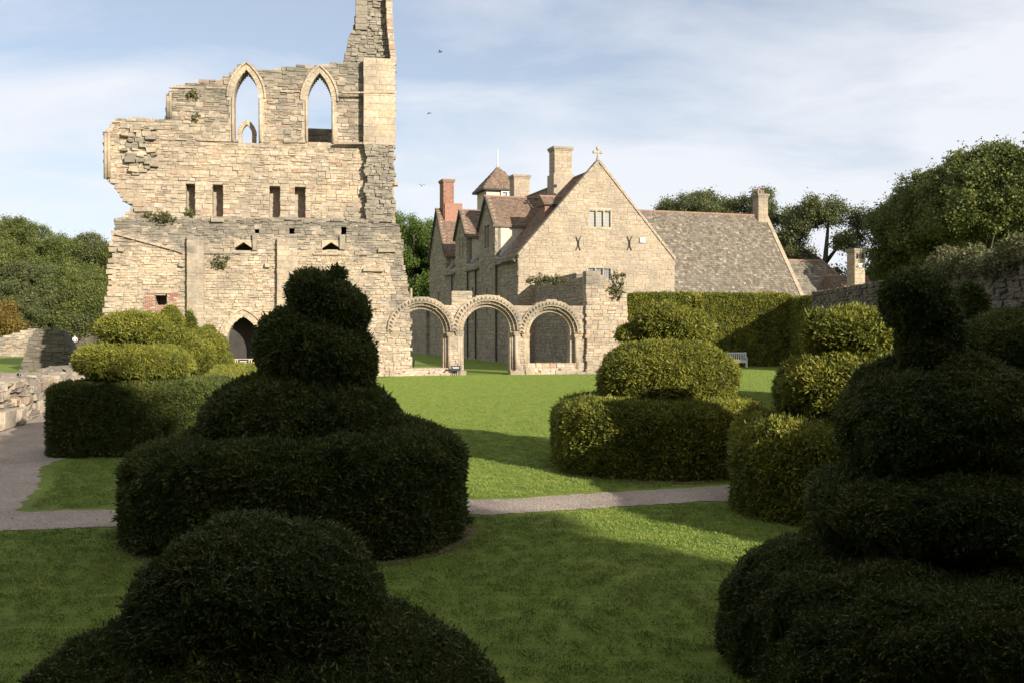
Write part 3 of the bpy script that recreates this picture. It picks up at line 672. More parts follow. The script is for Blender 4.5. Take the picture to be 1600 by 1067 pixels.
# ================================================================== HOUSE
HA = R(18); H0 = (.5, 74.0); TH = math.tan(HA)
def hp(px, py):
    k = (px - 800) / F; Y = (H0[1] - H0[0] * TH) / (1 - k * TH); return ((k * Y - H0[0]) / math.cos(HA), Z(py, Y))
house = empty('priors_house', (H0[0], H0[1], 0), HA)
tag(house, 'large stone medieval house with steep gable, dormers, chimneys and long slate roof', 'house')
GW, EZ, AZ_ = 13.4, 8.4, 16.0
gab = [(0, -.05), (0, EZ), (GW / 2, AZ_), (GW, EZ + .1), (GW, -.05)]
def hrect(x0, y0, x1, y1):
    a, z1 = hp(x0, y0); b, z0 = hp(x1, y1); return [(a, z0), (a, z1), (b, z1), (b, z0)]
wn = [hrect(920, 327, 955, 357), hrect(918, 418, 955, 436)]
gwall = empty('gable_wall', parent=house)
masonry(gwall, solid_fn(gab, wn), -.05, AZ_ - .1, .5, mat='housestone', core='housemortar', course=(.18, .38), length=(.28, .65), keep=300, seed=101, ragged=.0, proud=(0, .03), tintfn=lambda s, z, r: (r.random() ** 1.2, 0, 0))
def window(parent, rc, lights, y=0.0, mat='stone', glass='glass', rows=3):
    (a, z0), (_, z1), (b, _), _ = rc
    wd = empty('window', parent=parent)
    fr = MB(); t_ = .11
    fr.box(a - .02, b + .02, y - .03, y + .25, z0 - .10, z0 + .03, (.6, 0, 0)); fr.box(a - .02, b + .02, y - .03, y + .25, z1 - .03, z1 + .12, (.6, 0, 0))
    fr.build('sill_and_head', mat, wd)
    for i in range(lights + 1):
        x = a + (b - a) * i / lights; MB().box(x - t_ / 2, x + t_ / 2, y - .02, y + .24, z0 + .03, z1 - .03, (.55, 0, 0)).build('mullion', mat, wd)
    for i in range(lights):
        x0 = a + (b - a) * i / lights + t_ / 2; x1 = a + (b - a) * (i + 1) / lights - t_ / 2
        MB().box(x0, x1, y + .16, y + .18, z0 + .03, z1 - .03).build('pane', glass, wd)
        ld = MB()
        for k in range(1, 3): ld.box(x0 + (x1 - x0) * k / 3 - .008, x0 + (x1 - x0) * k / 3 + .008, y + .145, y + .165, z0 + .03, z1 - .03)
        for k in range(1, rows * 2): zz = z0 + (z1 - z0) * k / (rows * 2); ld.box(x0, x1, y + .14, y + .16, zz - .008, zz + .008)
        ld.build('lead_bars', 'lead', wd)
    return wd
window(house, wn[0], 3, glass='curtain'); window(house, wn[1], 3)
for px in (903, 983):       # iron tie plates
    s, z = hp(px, 381); tp = MB()
    for sg in (-1, 1):
        tp.tube([(s + sg * .20, -.06, z + .55), (s + sg * .05, -.07, z + .22), (s + sg * .04, -.07, z - .22), (s + sg * .20, -.06, z - .55)], [.035] * 4, 6)
    tp.build('iron_tie_plate', 'iron', house)
s, z = hp(1003, 376); MB().box(s - .22, s + .22, -.16, 0, z - .18, z + .18).build('alarm_box', 'white', house)
# gable coping and cross
rng = random.Random(103)
slope = math.atan2(AZ_ - EZ, GW / 2)
for sg in (-1, 1):
    n = 16
    for i in range(n):
        a = i / n; b = (i + 1) / n - .004
        P = lambda q, h, y: ((GW / 2 + sg * GW / 2 * (1 - q) - sg * -h * math.sin(slope) * 1, y, EZ + (AZ_ - EZ) * q + h * math.cos(slope)))
        q8 = [P(a, -.05, -.10), P(b, -.05, -.10), P(b, -.05, .55), P(a, -.05, .55), P(a, .14, -.10), P(b, .14, -.10), P(b, .14, .55), P(a, .14, .55)]
        MB().hexa(q8, (rng.random() * .6, .1, 0)).build('coping_stone', 'housestone', house)
cr = MB(); zc = AZ_ + .1
cr.tube([(GW / 2, .2, zc), (GW / 2, .2, zc + .3), (GW / 2, .2, zc + .5), (GW / 2, .2, zc + .95)], [.16, .08, .07, .07], 8); cr.bar((GW / 2 - .3, .2, zc + .66), (GW / 2 + .3, .2, zc + .66), .12)
for dx_, dz_ in ((-.3, .66), (.3, .66), (0, .98)): cr.box(GW / 2 + dx_ - .1, GW / 2 + dx_ + .1, .1, .3, zc + dz_ - .1, zc + dz_ + .1)
cr.build('gable_cross', 'housestone', house)
# side wall, wing
WL = 30.0; RZ = 15.4
def hplane(name, pts, mat, tint=(.4, 0, 0), th=.12):
    a = [Vector(p) for p in pts]; n = (a[1] - a[0]).cross(a[2] - a[0]).normalized() * th
    if n.z < 0: n = -n
    mb = MB(); k = len(a); mb.raw([tuple(p) for p in a] + [tuple(p - n) for p in a], [tuple(range(k)), tuple(range(2 * k - 1, k - 1, -1))] + [(i, i + k, (i + 1) % k + k, (i + 1) % k) for i in range(k)], tint)
    return mb.build(name, mat, house)
sidew = empty('side_wall', parent=house); sidew.location = (0, WL, 0); sidew.rotation_euler = (0, 0, R(-90))
# local x runs from the far end (0) towards the gable (WL); near end at x = WL
drm = [(6.1, 10.9, 11.5, 14.0), (15.0, 19.1, 11.4, 13.8), (22.9, 29.9, 10.2, 15.0)]
s_poly = [(0, -.05), (0, EZ)]
for t0, t1, ze, zp in drm[::-1]:
    s_poly += [(WL - t1, EZ), (WL - t1, ze), (WL - (t0 + t1) / 2, zp), (WL - t0, ze), (WL - t0, EZ)]
s_poly += [(WL, EZ), (WL, -.05)]
sh = []
def slit_rect(t, z0, z1, w_): return [(WL - t - w_ / 2, z0), (WL - t - w_ / 2, z1), (WL - t + w_ / 2, z1), (WL - t + w_ / 2, z0)]
dwin = [(slit_rect(8.5, 9.6, 11.6, 1.5), 2), (slit_rect(16.3, 9.3, 11.3, .5), 1), (slit_rect(17.6, 9.3, 11.3, .5), 1), (slit_rect(8.5, 4.0, 6.2, .5), 1), (slit_rect(16.9, 3.5, 6.5, .7), 1), (slit_rect(13, 3.5, 6.5, .7), 1), (slit_rect(26, 4, 6.6, .8), 1), (slit_rect(21, 3.5, 6.5, .7), 1)]
masonry(sidew, solid_fn(s_poly, [d[0] for d in dwin]), -.05, 14.95, .5, mat='sidestone', core='darkmortar', course=(.25, .42), length=(.4, .9), keep=120, seed=105, ragged=0, yf=-.02)
for rc, n in dwin: window(sidew, [rc[0], rc[1], rc[2], rc[3]], n, y=-.02, mat='sidestone', rows=4)
for t in (5.4, 11.6, 14.3, 20.0):     # drain pipes
    MB().tube([(WL - t, -.16, .1), (WL - t, -.16, EZ - .2)], [.07, .07], 8).build('drain_pipe', 'iron', sidew)
# lit front cheeks of the dormers
for i, (t0, t1, ze, zp) in enumerate(drm):
    dr = empty('dormer', parent=house)
    roof_s = lambda z: (z - EZ) / (RZ - EZ) * GW / 2
    dep = roof_s(zp) + .1; de = roof_s(ze)
    for tt, nm in ((t0, 'cheek'), (t1 - .3, 'cheek')):
        a = [(.02, EZ - .3), (.02, ze), (de, ze)]
        MB().raw([(p[0], tt + .02, p[1]) for p in a] + [(p[0], tt + .28, p[1]) for p in a], [(0, 1, 2)[::-1], (3, 4, 5), (0, 3, 4, 1), (1, 4, 5, 2), (2, 5, 3, 0)], (.5, 0, 0)).build(nm, 'plaster' if i < 2 else 'housestone', dr)
    tm = (t0 + t1) / 2
    for sg in (-1, 1):
        te = tm + sg * ((t1 - t0) / 2 + .18); zz = ze - .18 * (zp - ze) / ((t1 - t0) / 2)
        O = (-.25, te, zz); Vv = Vector((0, tm - te, zp - zz)); lv = Vv.length
        Ue = Vector((1, 0, 0)); L = dep + .25
        cl = lambda u, v, lv=lv, de=de, dep=dep: u < (de + .25) + (dep - de) * (v / lv) + .15
        slates(dr, 'tiles', O, Ue, Vv, L, lv, 'tile', row=.2, wd=.24, seed=110 + i * 2 + sg, clip=cl)
        mb = MB(); p0 = Vector(O); d = Vv
        q = [p0, p0 + Ue * (de + .25), p0 + Ue * L + d, p0 + d]
        nn_ = Vector((0, 0, -.1)); mb.raw([tuple(x) for x in q] + [tuple(x + nn_) for x in q], HEX); mb.build('roof_slab', 'darkmortar', dr)
    MB().tube([(-.3, tm, zp + .05), (dep, tm, zp + .05)], [.11, .11], 8, (.4, .2, 0)).build('ridge_tiles', 'ridge' if i < 2 else 'tile', dr)
    # barge edge and stepped lead flashing
    MB().bar((-.22, t0 - .12, ze - .15), (-.22, tm, zp + .02), .08, .2).build('barge_board', 'iron', dr)
    MB().bar((-.22, t1 + .12, ze - .15), (-.22, tm, zp + .02), .08, .2).build('barge_board', 'iron', dr)
    for k in range(8):
        q = k / 8; MB().box(de * q, de * q + de / 8 + .05, t0 - .03, t0 + .01, EZ + (ze - EZ) * q + .0, EZ + (ze - EZ) * q + .32).build('lead_flashing', 'lead', dr)
# main roof
V1 = Vector((GW / 2, 0, RZ - EZ)); lv = V1.length
def clipL(u, v):
    z = EZ + (RZ - EZ) * v / lv
    for t0, t1, ze, zp in drm:
        if t0 - .05 < u < t1 + .05 and z < ze: return False
        tm = (t0 + t1) / 2
        if z < zp and abs(u - tm) < (t1 - t0) / 2 * (zp - z) / (zp - ze): return False
    return True
slates(house, 'roof_slates', (-.35, .35, EZ - .37), (0, 1, 0), V1, WL - .3, lv + .45, 'tile', row=.3, wd=.34, seed=120, clip=clipL)
slates(house, 'roof_slates', (GW + .1, .35, EZ), (0, 1, 0), Vector((-GW / 2, 0, RZ - EZ)), WL - .3, lv, 'slate', row=.36, wd=.5, seed=121)
hplane('roof_slab', [(-.3, .3, EZ - .4), (-.3, 5.9, EZ - .4), (GW / 2, 5.9, RZ - .06), (GW / 2, .3, RZ - .06)], 'darkmortar')
for (ta, tb) in ((10.9, 15.0), (19.1, 22.9)): hplane('roof_slab', [(-.3, ta, EZ - .4), (-.3, tb, EZ - .4), (GW / 2, tb, RZ - .06), (GW / 2, ta, RZ - .06)], 'darkmortar')
for (ta, tb, ze, zp) in drm: hplane('roof_slab', [(roof_s(ze), ta, ze - .06), (roof_s(ze), tb, ze - .06), (GW / 2, tb, RZ - .06), (GW / 2, ta, RZ - .06)], 'darkmortar')
hplane('roof_slab', [(GW / 2, .3, RZ - .06), (GW / 2, WL, RZ - .06), (GW, WL, EZ - .06), (GW, .3, EZ - .06)], 'darkmortar')
MB().tube([(GW / 2, .5, RZ + .04), (GW / 2, WL, RZ + .04)], [.13, .13], 8, (.4, .2, 0)).build('ridge_tiles', 'tile', house)
MB().raw([(0, WL, 0), (GW, WL, 0), (GW, WL, EZ), (GW / 2, WL, RZ), (0, WL, EZ)], [(0, 1, 2, 3, 4)]).build('end_wall', 'sidestone', house)
MB().box(GW - .4, GW, .52, WL - .05, -.05, EZ).build('back_wall', 'sidestone', house)
# end cross wing ridge towards the tower
# small dormer near the gable
sd_ = empty('small_dormer', parent=house)
MB().box(3.0, 4.6, 2.3, 3.9, 11.3, 12.8, (.2, .2, 0)).build('cheek', 'brick', sd_)
slates(sd_, 'tiles', (2.85, 2.1, 12.7), (1, 0, 0), (0, 1.0, .75), 2.6, 1.3, 'tile', row=.2, wd=.24, seed=131)
MB().raw([(2.85, 2.12, 12.66), (5.4, 2.12, 12.66), (5.4, 3.15, 13.44), (2.85, 3.15, 13.44), (2.85, 4.1, 12.7), (5.4, 4.1, 12.7)], [(0, 1, 2, 3), (3, 2, 5, 4), (0, 3, 4), (1, 5, 2)]).build('roof_slab', 'tile', sd_)
MB().tube([(2.85, 3.15, 13.5), (5.3, 3.15, 13.5)], [.1, .1], 8, (.6, 0, 0)).build('ridge_tiles', 'ridge', sd_)
# chimneys
def chimney(parent, s, t, w_, d_, z0, z1, mat, cap='housestone', seed=1, keep=40):
    ch = empty('chimney', parent=parent)
    fr = empty('shaft', parent=ch); fr.location = (s, t, 0)
    cz = (.26, .42) if mat != 'brick' else (.085, .095); ln = (.4, .7) if mat != 'brick' else (.2, .26)
    for rot, (hw, hd) in ((0, (w_ / 2, d_ / 2)), (90, (d_ / 2, w_ / 2)), (-90, (d_ / 2, w_ / 2))):
        f_ = empty('face', parent=ch); f_.location = (s, t, 0); f_.rotation_euler = (0, 0, R(rot))
        bpy.data.objects.remove(f_)
        rm = Matrix.Rotation(R(rot), 3, 'Z'); rng = random.Random(seed + rot); z = z0; mb = MB(); cnt = 0
        while z < z1 - .02:
            h = min(rng.uniform(*cz), z1 - z); x = -hw
            while x < hw - .02:
                L = rng.uniform(*ln)
                if hw - x - L < ln[0] * .5: L = hw - x
                v, f = stone_geo(rng, x + .006, x + L - .006, z + .005, z + h - .005, -hd, .09, .012, bev=.012, jit=.004)
                v = [rm @ Vector(p) + Vector((s, t, 0)) for p in v]; tn = (rng.random() * .8, rng.choice((0, 0, .15)), 0)
                if mat != 'brick': c = sum(v, Vector()) / len(v); o = mesh_obj('stone', [p - c for p in v], f, mat, ch, [tn] * len(f)); o.location = c
                else: mb.raw(v, f, tn)
                x += L
            z += h
        if mb.v: mb.build('bricks', mat, ch, kind='stuff')
    bpy.data.objects.remove(fr)
    MB().box(s - w_ / 2 + .008, s + w_ / 2 - .008, t - d_ / 2 + .008, t + d_ / 2 - .008, z0, z1).build('core', 'mortar' if mat != 'brick' else 'brick', ch)
    cp = MB(); e = .13
    cp.box(s - w_ / 2 - e * .5, s + w_ / 2 + e * .5, t - d_ / 2 - e * .5, t + d_ / 2 + e * .5, z1, z1 + .13, (.4, .3, 0)); cp.box(s - w_ / 2 - e, s + w_ / 2 + e, t - d_ / 2 - e, t + d_ / 2 + e, z1 + .13, z1 + .33, (.4, .4, 0))
    cp.build('cap', cap, ch)
    return ch
chimney(house, 5.75, 6.0, 1.55, 1.3, 13.6, 17.75, 'housestone', seed=141)
MB().box(4.85, 6.65, 5.2, 6.8, 13.2, 15.75, (.3, .2, 0)).build('chimney_base', 'housestone', house)
chimney(house, 6.7, 19.8, 1.6, 1.4, 14.5, 17.5, 'housestone', seed=142)
chimney(house, .95, 26.4, 1.1, 1.6, 14.2, 17.75, 'brick', cap='brick', seed=143)
MB().box(.5, 2.35, 25.4, 27.2, 13.4, 15.6, (.4, 0, 0)).build('chimney_base', 'brick', house)
# tower
tw = empty('tower', parent=house); ts, tt, hw = 6.7, 27.2, 1.75
MB().box(ts - hw, ts + hw, tt - hw, tt + hw, 13, 17.4, (.3, 0, 0)).build('tower_wall', 'plaster', tw)
pz, oz = 17.25, 19.9; ov = hw + .45
MB().raw([(ts - ov, tt - ov, pz), (ts + ov, tt - ov, pz), (ts + ov, tt + ov, pz), (ts - ov, tt + ov, pz), (ts, tt, oz)], [(0, 1, 4), (1, 2, 4), (2, 3, 4), (3, 0, 4), (3, 2, 1, 0)], (.3, .2, 0)).build('roof_slab', 'slate', tw)
for (O, U) in (((ts - ov, tt - ov, pz), (1, 0, 0)), ((ts - ov, tt + ov, pz), (0, -1, 0))):
    U = Vector(U); side = Vector((0, 1, 0)) if U.x else Vector((1, 0, 0)); Vv = side * ov + Vector((0, 0, oz - pz)); lv2 = Vv.length
    slates(tw, 'tiles', O, U, Vv, 2 * ov, lv2, 'tile', row=.22, wd=.26, seed=150, clip=lambda u, v, lv2=lv2: abs(u - ov) < ov * (1 - v / lv2) + .05, lift=.04)
MB().box(ts - ov, ts + ov, tt - ov, tt + ov, pz - .14, pz - .005).build('eaves_board', 'iron', tw)
a = ts - hw + 1.6; window(tw, [(a, 15.9), (a, 17.0), (a + 1.3, 17.0), (a + 1.3, 15.9)], 2, y=tt - hw - .2, mat='white', glass='curtain', rows=1)
MB().tube([(ts, tt, oz - .1), (ts, tt, oz + .5), (ts, tt, oz + 1.9)], [.13, .07, .06], 8).build('finial', 'lead', tw)
# right range
Rg = empty('slate_range', parent=house)
S0, S1 = GW + .02, 26.8; Y0, Y1 = 1.9, 7.7; zE, zR = 5.4, 13.2
slates(Rg, 'roof_slates', (S0, Y0, zE), (1, 0, 0), (0, Y1 - Y0, zR - zE), S1 - S0, math.hypot(Y1 - Y0, zR - zE), 'slate', row=.23, wd=.24, seed=160)
MB().raw([(S0, Y0, zE - .05), (S1, Y0, zE - .05), (S1, Y1, zR - .05), (S0, Y1, zR - .05), (S0, 2 * Y1 - Y0, zE), (S1, 2 * Y1 - Y0, zE)], [(0, 1, 2, 3), (3, 2, 5, 4), (0, 3, 4), (1, 5, 2)], (.3, .1, 0)).build('roof_slab', 'slate', Rg)
MB().box(S0, S1, Y0 + .4, 2 * Y1 - Y0 - .4, -.05, zE).build('range_wall', 'housestone', Rg)
rt = MB(); rng = random.Random(161); x = S0
while x < S1 - .1: rt.tube([(x, Y1, zR + .03), (x + .43, Y1, zR + .03)], [.13, .125], 8, (rng.random(), rng.choice((0, .3)), 0)); x += .45
rt.build('ridge_tiles', 'ridge', Rg, kind='stuff')
for i in range(14):
    q = i / 14; q2 = (i + .97) / 14; e = (Y1 - Y0) * q
    a0 = Vector((S1 - .1, Y0 + (Y1 - Y0) * q, zE + (zR - zE) * q)); a1 = Vector((S1 - .1, Y0 + (Y1 - Y0) * q2, zE + (zR - zE) * q2)); up = Vector((0, -.06, .1)); wv = Vector((.38, 0, 0))
    MB().raw([a0 - up, a0 - up + wv, a1 - up + wv, a1 - up, a0 + up, a0 + up + wv, a1 + up + wv, a1 + up], HEX, (rng.random(), .1, 0)).build('verge_coping', 'housestone', Rg)
chimney(house, S1 - .5, Y1, 1.0, 1.0, 11.8, 14.9, 'housestone', seed=162)
for dx_ in (-.25, .05, .28): MB().tube([(S1 - .5 + dx_, Y1, 15.2), (S1 - .5 + dx_, Y1, 15.65)], [.12, .1], 8, (.8, 0, 0)).build('chimney_pot', 'ridge', house)
MB().box(20.0, 26.5, Y0 - .12, Y0 + .05, zE - .22, zE - .08).build('gutter', 'iron', Rg)
Lr = empty('low_range', parent=house)
zR2 = 8.9; Y1b = Y0 + (Y1 - Y0) * (zR2 - zE) / (zR - zE); hip = 2.6
lvv = math.hypot(Y1b - Y0, zR2 - zE)
slates(Lr, 'roof_slates', (S1 + .3, Y0, zE), (1, 0, 0), (0, Y1b - Y0, zR2 - zE), 6.3, lvv, 'slate', row=.3, wd=.34, seed=163, clip=lambda u, v: u < 6.3 - hip * v / lvv)
MB().raw([(S1 + .3, Y0, zE - .05), (S1 + 6.6, Y0, zE - .05), (S1 + 6.6 - hip, Y1b, zR2 - .05), (S1 + .3, Y1b, zR2 - .05), (S1 + .3, 2 * Y1b - Y0, zE), (S1 + 6.6, 2 * Y1b - Y0, zE)], [(0, 1, 2, 3), (3, 2, 5, 4), (0, 3, 4), (1, 5, 2)], (.3, .1, 0)).build('roof_slab', 'slate', Lr)
MB().tube([(S1 + .3, Y1b, zR2), (S1 + 6.6 - hip, Y1b, zR2)], [.12, .12], 8, (.5, 0, 0)).build('ridge_tiles', 'ridge', Lr)
MB().tube([(S1 + 6.6 - hip, Y1b, zR2), (S1 + 6.6, Y0, zE + .05)], [.1, .1], 8, (.5, 0, 0)).build('hip_tiles', 'ridge', Lr)
MB().box(S1 + .3, S1 + 6.3, Y0 + .4, 2 * Y1b - Y0 - .4, -.05, zE - .02).build('range_wall', 'housestone', Lr)

# dark wall that continues the line of the house, seen through the left arch
bw = empty('long_shaded_wall', (H0[0], H0[1], 0), HA); tag(bw, 'long dark shaded stone wall seen through the left arch', 'wall')
bwf = empty('wall_face', parent=bw); bwf.location = (-.3, 64, 0); bwf.rotation_euler = (0, 0, R(-90))
masonry(bwf, lambda z: [(0, 33.6)], -.05, 5.0, .7, mat='sidestone', core='darkmortar', course=(.25, .4), length=(.4, .9), keep=60, seed=94)
# outhouse with slender chimney
oh = empty('outhouse', (X(1345, 84), 84, 0), R(18)); tag(oh, 'small red tiled outhouse with a slender tall stone chimney behind the boundary wall', 'outhouse')
MB().box(-2, 3, .3, 4, -.05, 5.6).build('wall', 'housestone', oh)
slates(oh, 'roof_tiles', (-2.2, 0, 5.5), (1, 0, 0), (0, 2.1, 1.9), 4.6, 2.83, 'tile', row=.22, wd=.28, seed=171)
MB().raw([(-2.2, 0, 5.45), (2.4, 0, 5.45), (2.4, 2.1, 7.35), (-2.2, 2.1, 7.35), (-2.2, 4.2, 5.45), (2.4, 4.2, 5.45)], [(0, 1, 2, 3), (3, 2, 5, 4), (0, 3, 4), (1, 5, 2)]).build('roof_slab', 'tile', oh)
MB().tube([(-2.2, 2.1, 7.4), (2.4, 2.1, 7.4)], [.11, .11], 8).build('ridge_tiles', 'ridge', oh)
cs = -1.05
chimney(oh, cs, -.7, 1.05, 1.05, -.05, 9.3, 'housestone', seed=172)
for dx_ in (-.28, 0, .28): MB().box(cs + dx_ - .1, cs + dx_ + .1, -1.27, -1.225, 8.75, 9.2).build('flue_shade_plate', 'darkinside', oh)  # dark plates on the chimney face paint the shade inside the flues
MB().box(cs - .22, cs + .22, -1.28, -1.23, 8.0, 8.35).build('white_plate', 'white', oh)

# ================================================================== WALLS OF THE GARDEN
bwl = empty('boundary_wall', (12.5, 40, 0), math.atan2(-46, -4.5)); tag(bwl, 'tall dark stone garden boundary wall overgrown along the top beside the topiary', 'wall')
Lb = math.hypot(46, 4.5)
def bsol(z):  # near stretch, out of view: heights stepped to shape the sun on the lawn
    iv = []
    rngb = int(z * 9)
    if z < 3.4: iv = [(0, Lb)]
    elif z < 4.15 + .12 * math.sin(rngb * 1.7): iv = [(0, 34.4)]
    else: iv = [(27.5, 34.2)]
    return iv
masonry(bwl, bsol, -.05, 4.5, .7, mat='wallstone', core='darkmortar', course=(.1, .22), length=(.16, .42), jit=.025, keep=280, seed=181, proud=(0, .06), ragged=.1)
rng = random.Random(182)
for i in range(60):
    x = i * .45 + rng.uniform(-.1, .1); s = rng.uniform(.15, .32); v, f = stone_geo(rng, -s, s, -.08, rng.uniform(.06, .16), 0, .5, .05, jit=.04)
    o = mesh_obj('cap_stone', v, f, 'wallstone', bwl, [(rng.random(), .2, 0)] * len(f)); o.location = (x, .1, 4.2)
V, Fc = [], []
for i in range(12):
    v, f = blob_mesh((15 + i * 1.0 + rng.uniform(-.3, .3), .3, 4.25 + rng.uniform(-.05, .15)), .75, .5, rng.uniform(.2, .42), seed=i, nu=12, nv=8, amp=.15); n = len(V); V += v; Fc += [tuple(q + n for q in g) for g in f]
iv = mesh_obj('wall_ivy', V, Fc, 'dry', bwl); iv['kind'] = 'stuff'; scat(iv, 'ivy')

lwl = empty('low_ruined_wall', (-13.6, 22, 0), math.atan2(20, -3.9)); tag(lwl, 'low wide ruined rubble wall beside the pink gravel', 'wall')
def lsol(z):
    return [(0, 20.4 - z * .6)] if z < .95 + .0 * z else ([(1.5, 4.2), (5.3, 9.6), (12, 15)] if z < 1.15 else [(2, 3.4), (6, 8.1)])
masonry(lwl, lsol, -.05, 1.3, 1.7, mat='lowstone', core='mortar', course=(.2, .36), length=(.25, .7), keep=150, seed=191, proud=(0, .18), ragged=.12, jit=.055, depth=.35)
rng = random.Random(192)
for i in range(150):
    s = rng.uniform(.12, .38); v, f = stone_geo(rng, -s, s, -.1, rng.uniform(.05, .15), -rng.uniform(.1, .25), rng.uniform(.25, .5), .03, jit=.05)
    o = mesh_obj('top_stone', v, f, 'lowstone', lwl, [(rng.random(), rng.uniform(0, .7), 0)] * len(f)); o.location = (rng.uniform(.2, 20), rng.uniform(.1, 1.6), 1.0 + rng.uniform(-.04, .22)); o.rotation_euler = (rng.uniform(-.2, .2), rng.uniform(-.2, .2), rng.uniform(-.6, .6))
for (x, s, h) in ((5.0, .55, .55), (6.2, .3, .5), (3.2, .6, .4)):
    v, f = stone_geo(rng, -s, s, 0, h, -.5, .6, .0, bev=.05, jit=.03); o = mesh_obj('fallen_block', v, f, 'lowstone', lwl, [(.3, .05, 0)] * len(f)); o.location = (x, .02, 0)
def ruin_lump(name, label, px0, px1, d, pts, rz, mat, seed, thick=1.2, stretch=1.0):
    e = empty(name, (X((px0 + px1) / 2, d), d, 0), rz); tag(e, label, 'ruin'); wv = (px1 - px0) / F * d * stretch
    out_ = [(-wv / 2, -.05)] + [((a - .5) * wv, h) for a, h in pts] + [(wv / 2, -.05)]
    masonry(e, solid_fn(out_, []), -.05, max(h for _, h in pts), thick, mat=mat, core='darkmortar', course=(.18, .34), length=(.3, .8), keep=100, seed=seed, proud=(0, .1), ragged=.15, jit=.03)
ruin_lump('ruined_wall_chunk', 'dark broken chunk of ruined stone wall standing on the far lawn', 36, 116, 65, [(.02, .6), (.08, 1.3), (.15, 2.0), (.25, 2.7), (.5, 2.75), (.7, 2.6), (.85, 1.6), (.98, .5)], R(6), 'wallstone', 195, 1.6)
ruin_lump('ruined_wall_length', 'long pale ruined wall on the far lawn before the wood', -60, 66, 95, [(0, 1.6), (.5, 1.9), (.7, 2.4), (.85, 2.75), (.95, 2.5), (1, 1.2)], R(8), 'lowstone', 196)
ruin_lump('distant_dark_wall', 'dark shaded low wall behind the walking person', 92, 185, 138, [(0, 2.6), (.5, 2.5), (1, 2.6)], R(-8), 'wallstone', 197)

# ================================================================== TOPIARY
def topiary(label, loc=(0, 0, 0), group='clipped yew topiaries in the cloister garden'):
    e = empty('yew_topiary', loc); tag(e, label, 'topiary', group); return e
def Tpart(e, name, px, py, d, rx, ry, rz, key, **kw):
    c = Vector((X(px, d), d, Z(py, d))) - Vector(e.location); return yew_part(e, name, c, (rx, ry, rz), key, **kw)
# T1 central
e = topiary('large dark spiral yew topiary with tufted top on a broad drum hedge', (X(470, 13.6), 13.6, 0))
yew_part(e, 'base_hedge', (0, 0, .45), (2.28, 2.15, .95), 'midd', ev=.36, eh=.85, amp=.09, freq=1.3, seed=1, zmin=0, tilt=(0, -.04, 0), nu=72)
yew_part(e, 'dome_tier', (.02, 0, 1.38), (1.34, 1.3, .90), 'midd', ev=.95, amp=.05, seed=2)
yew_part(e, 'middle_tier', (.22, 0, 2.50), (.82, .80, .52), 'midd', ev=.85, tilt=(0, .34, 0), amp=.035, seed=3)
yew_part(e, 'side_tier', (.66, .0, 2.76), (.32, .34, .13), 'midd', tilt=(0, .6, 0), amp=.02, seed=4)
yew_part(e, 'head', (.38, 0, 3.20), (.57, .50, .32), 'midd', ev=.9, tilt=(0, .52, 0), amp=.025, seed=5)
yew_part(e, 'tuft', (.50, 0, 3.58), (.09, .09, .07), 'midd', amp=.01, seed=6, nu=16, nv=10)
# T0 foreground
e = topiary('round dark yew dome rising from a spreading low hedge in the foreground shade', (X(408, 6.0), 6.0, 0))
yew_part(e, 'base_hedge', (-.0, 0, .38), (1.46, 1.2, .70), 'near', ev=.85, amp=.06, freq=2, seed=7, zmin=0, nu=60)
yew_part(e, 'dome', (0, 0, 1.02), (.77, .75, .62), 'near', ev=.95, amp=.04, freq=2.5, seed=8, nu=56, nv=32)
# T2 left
e = topiary('sunlit yew topiary of two cushion tiers above a square hedge beside the pink gravel', (X(206, 22.2), 22.2, 0))
yew_part(e, 'base_hedge', (.25, .5, .6), (1.85, 1.7, .98), 'midd', ev=.22, eh=.35, amp=.06, freq=1.4, seed=9, zmin=0, nu=64)
yew_part(e, 'lower_tier', (.05, 0, 2.06), (1.24, 1.15, .40), 'mid', ev=.85, tilt=(0, .05, 0), amp=.05, seed=10)
yew_part(e, 'upper_tier', (.05, 0, 2.84), (.76, .74, .32), 'mid', ev=.95, amp=.04, seed=11)
# row behind T2
e = topiary('sunlit yew with round head set aside from its egg shaped body behind the cushion topiary', (X(295, 28), 28, 0))
yew_part(e, 'base_hedge', (.3, 0, .6), (1.6, 1.6, .75), 'mid', ev=.3, eh=.5, amp=.05, seed=12, zmin=0)
Tpart(e, 'body', 302, 556, 28, .58, .58, .46, 'mid', amp=.04, seed=13)
Tpart(e, 'shoulder', 280, 530, 28, .45, .45, .28, 'mid', amp=.04, seed=14)
Tpart(e, 'head', 267, 500, 28, .29, .3, .32, 'mid', amp=.04, seed=15)
e = topiary('sunlit yew with a pointed cone top standing in the row before the ruin wall', (X(318, 33), 33, 0))
yew_part(e, 'base_hedge', (.2, 0, .6), (1.4, 1.6, .75), 'mid', ev=.3, eh=.5, amp=.05, seed=16, zmin=0)
Tpart(e, 'body', 326, 543, 33, .46, .46, .5, 'mid', amp=.04, seed=17)
Tpart(e, 'cone_top', 297, 506, 33, .15, .15, .40, 'mid', ev=1.3, amp=.03, seed=18)
Tpart(e, 'shoulder', 306, 530, 33, .3, .3, .36, 'mid', amp=.03, seed=19)
e = topiary('sunlit round yew with small cap nearest the pointed doorway', (X(338, 39), 39, 0))
yew_part(e, 'base_hedge', (.3, 0, .6), (1.2, 1.5, .7), 'mid', ev=.3, eh=.5, amp=.05, seed=20, zmin=0)
Tpart(e, 'body', 340, 541, 39, .34, .36, .48, 'mid', amp=.04, seed=21)
Tpart(e, 'cap', 325, 518, 39, .27, .27, .2, 'mid', amp=.03, seed=22)
Tpart(e, 'foot', 350, 564, 39, .32, .4, .35, 'mid', amp=.03, seed=23)
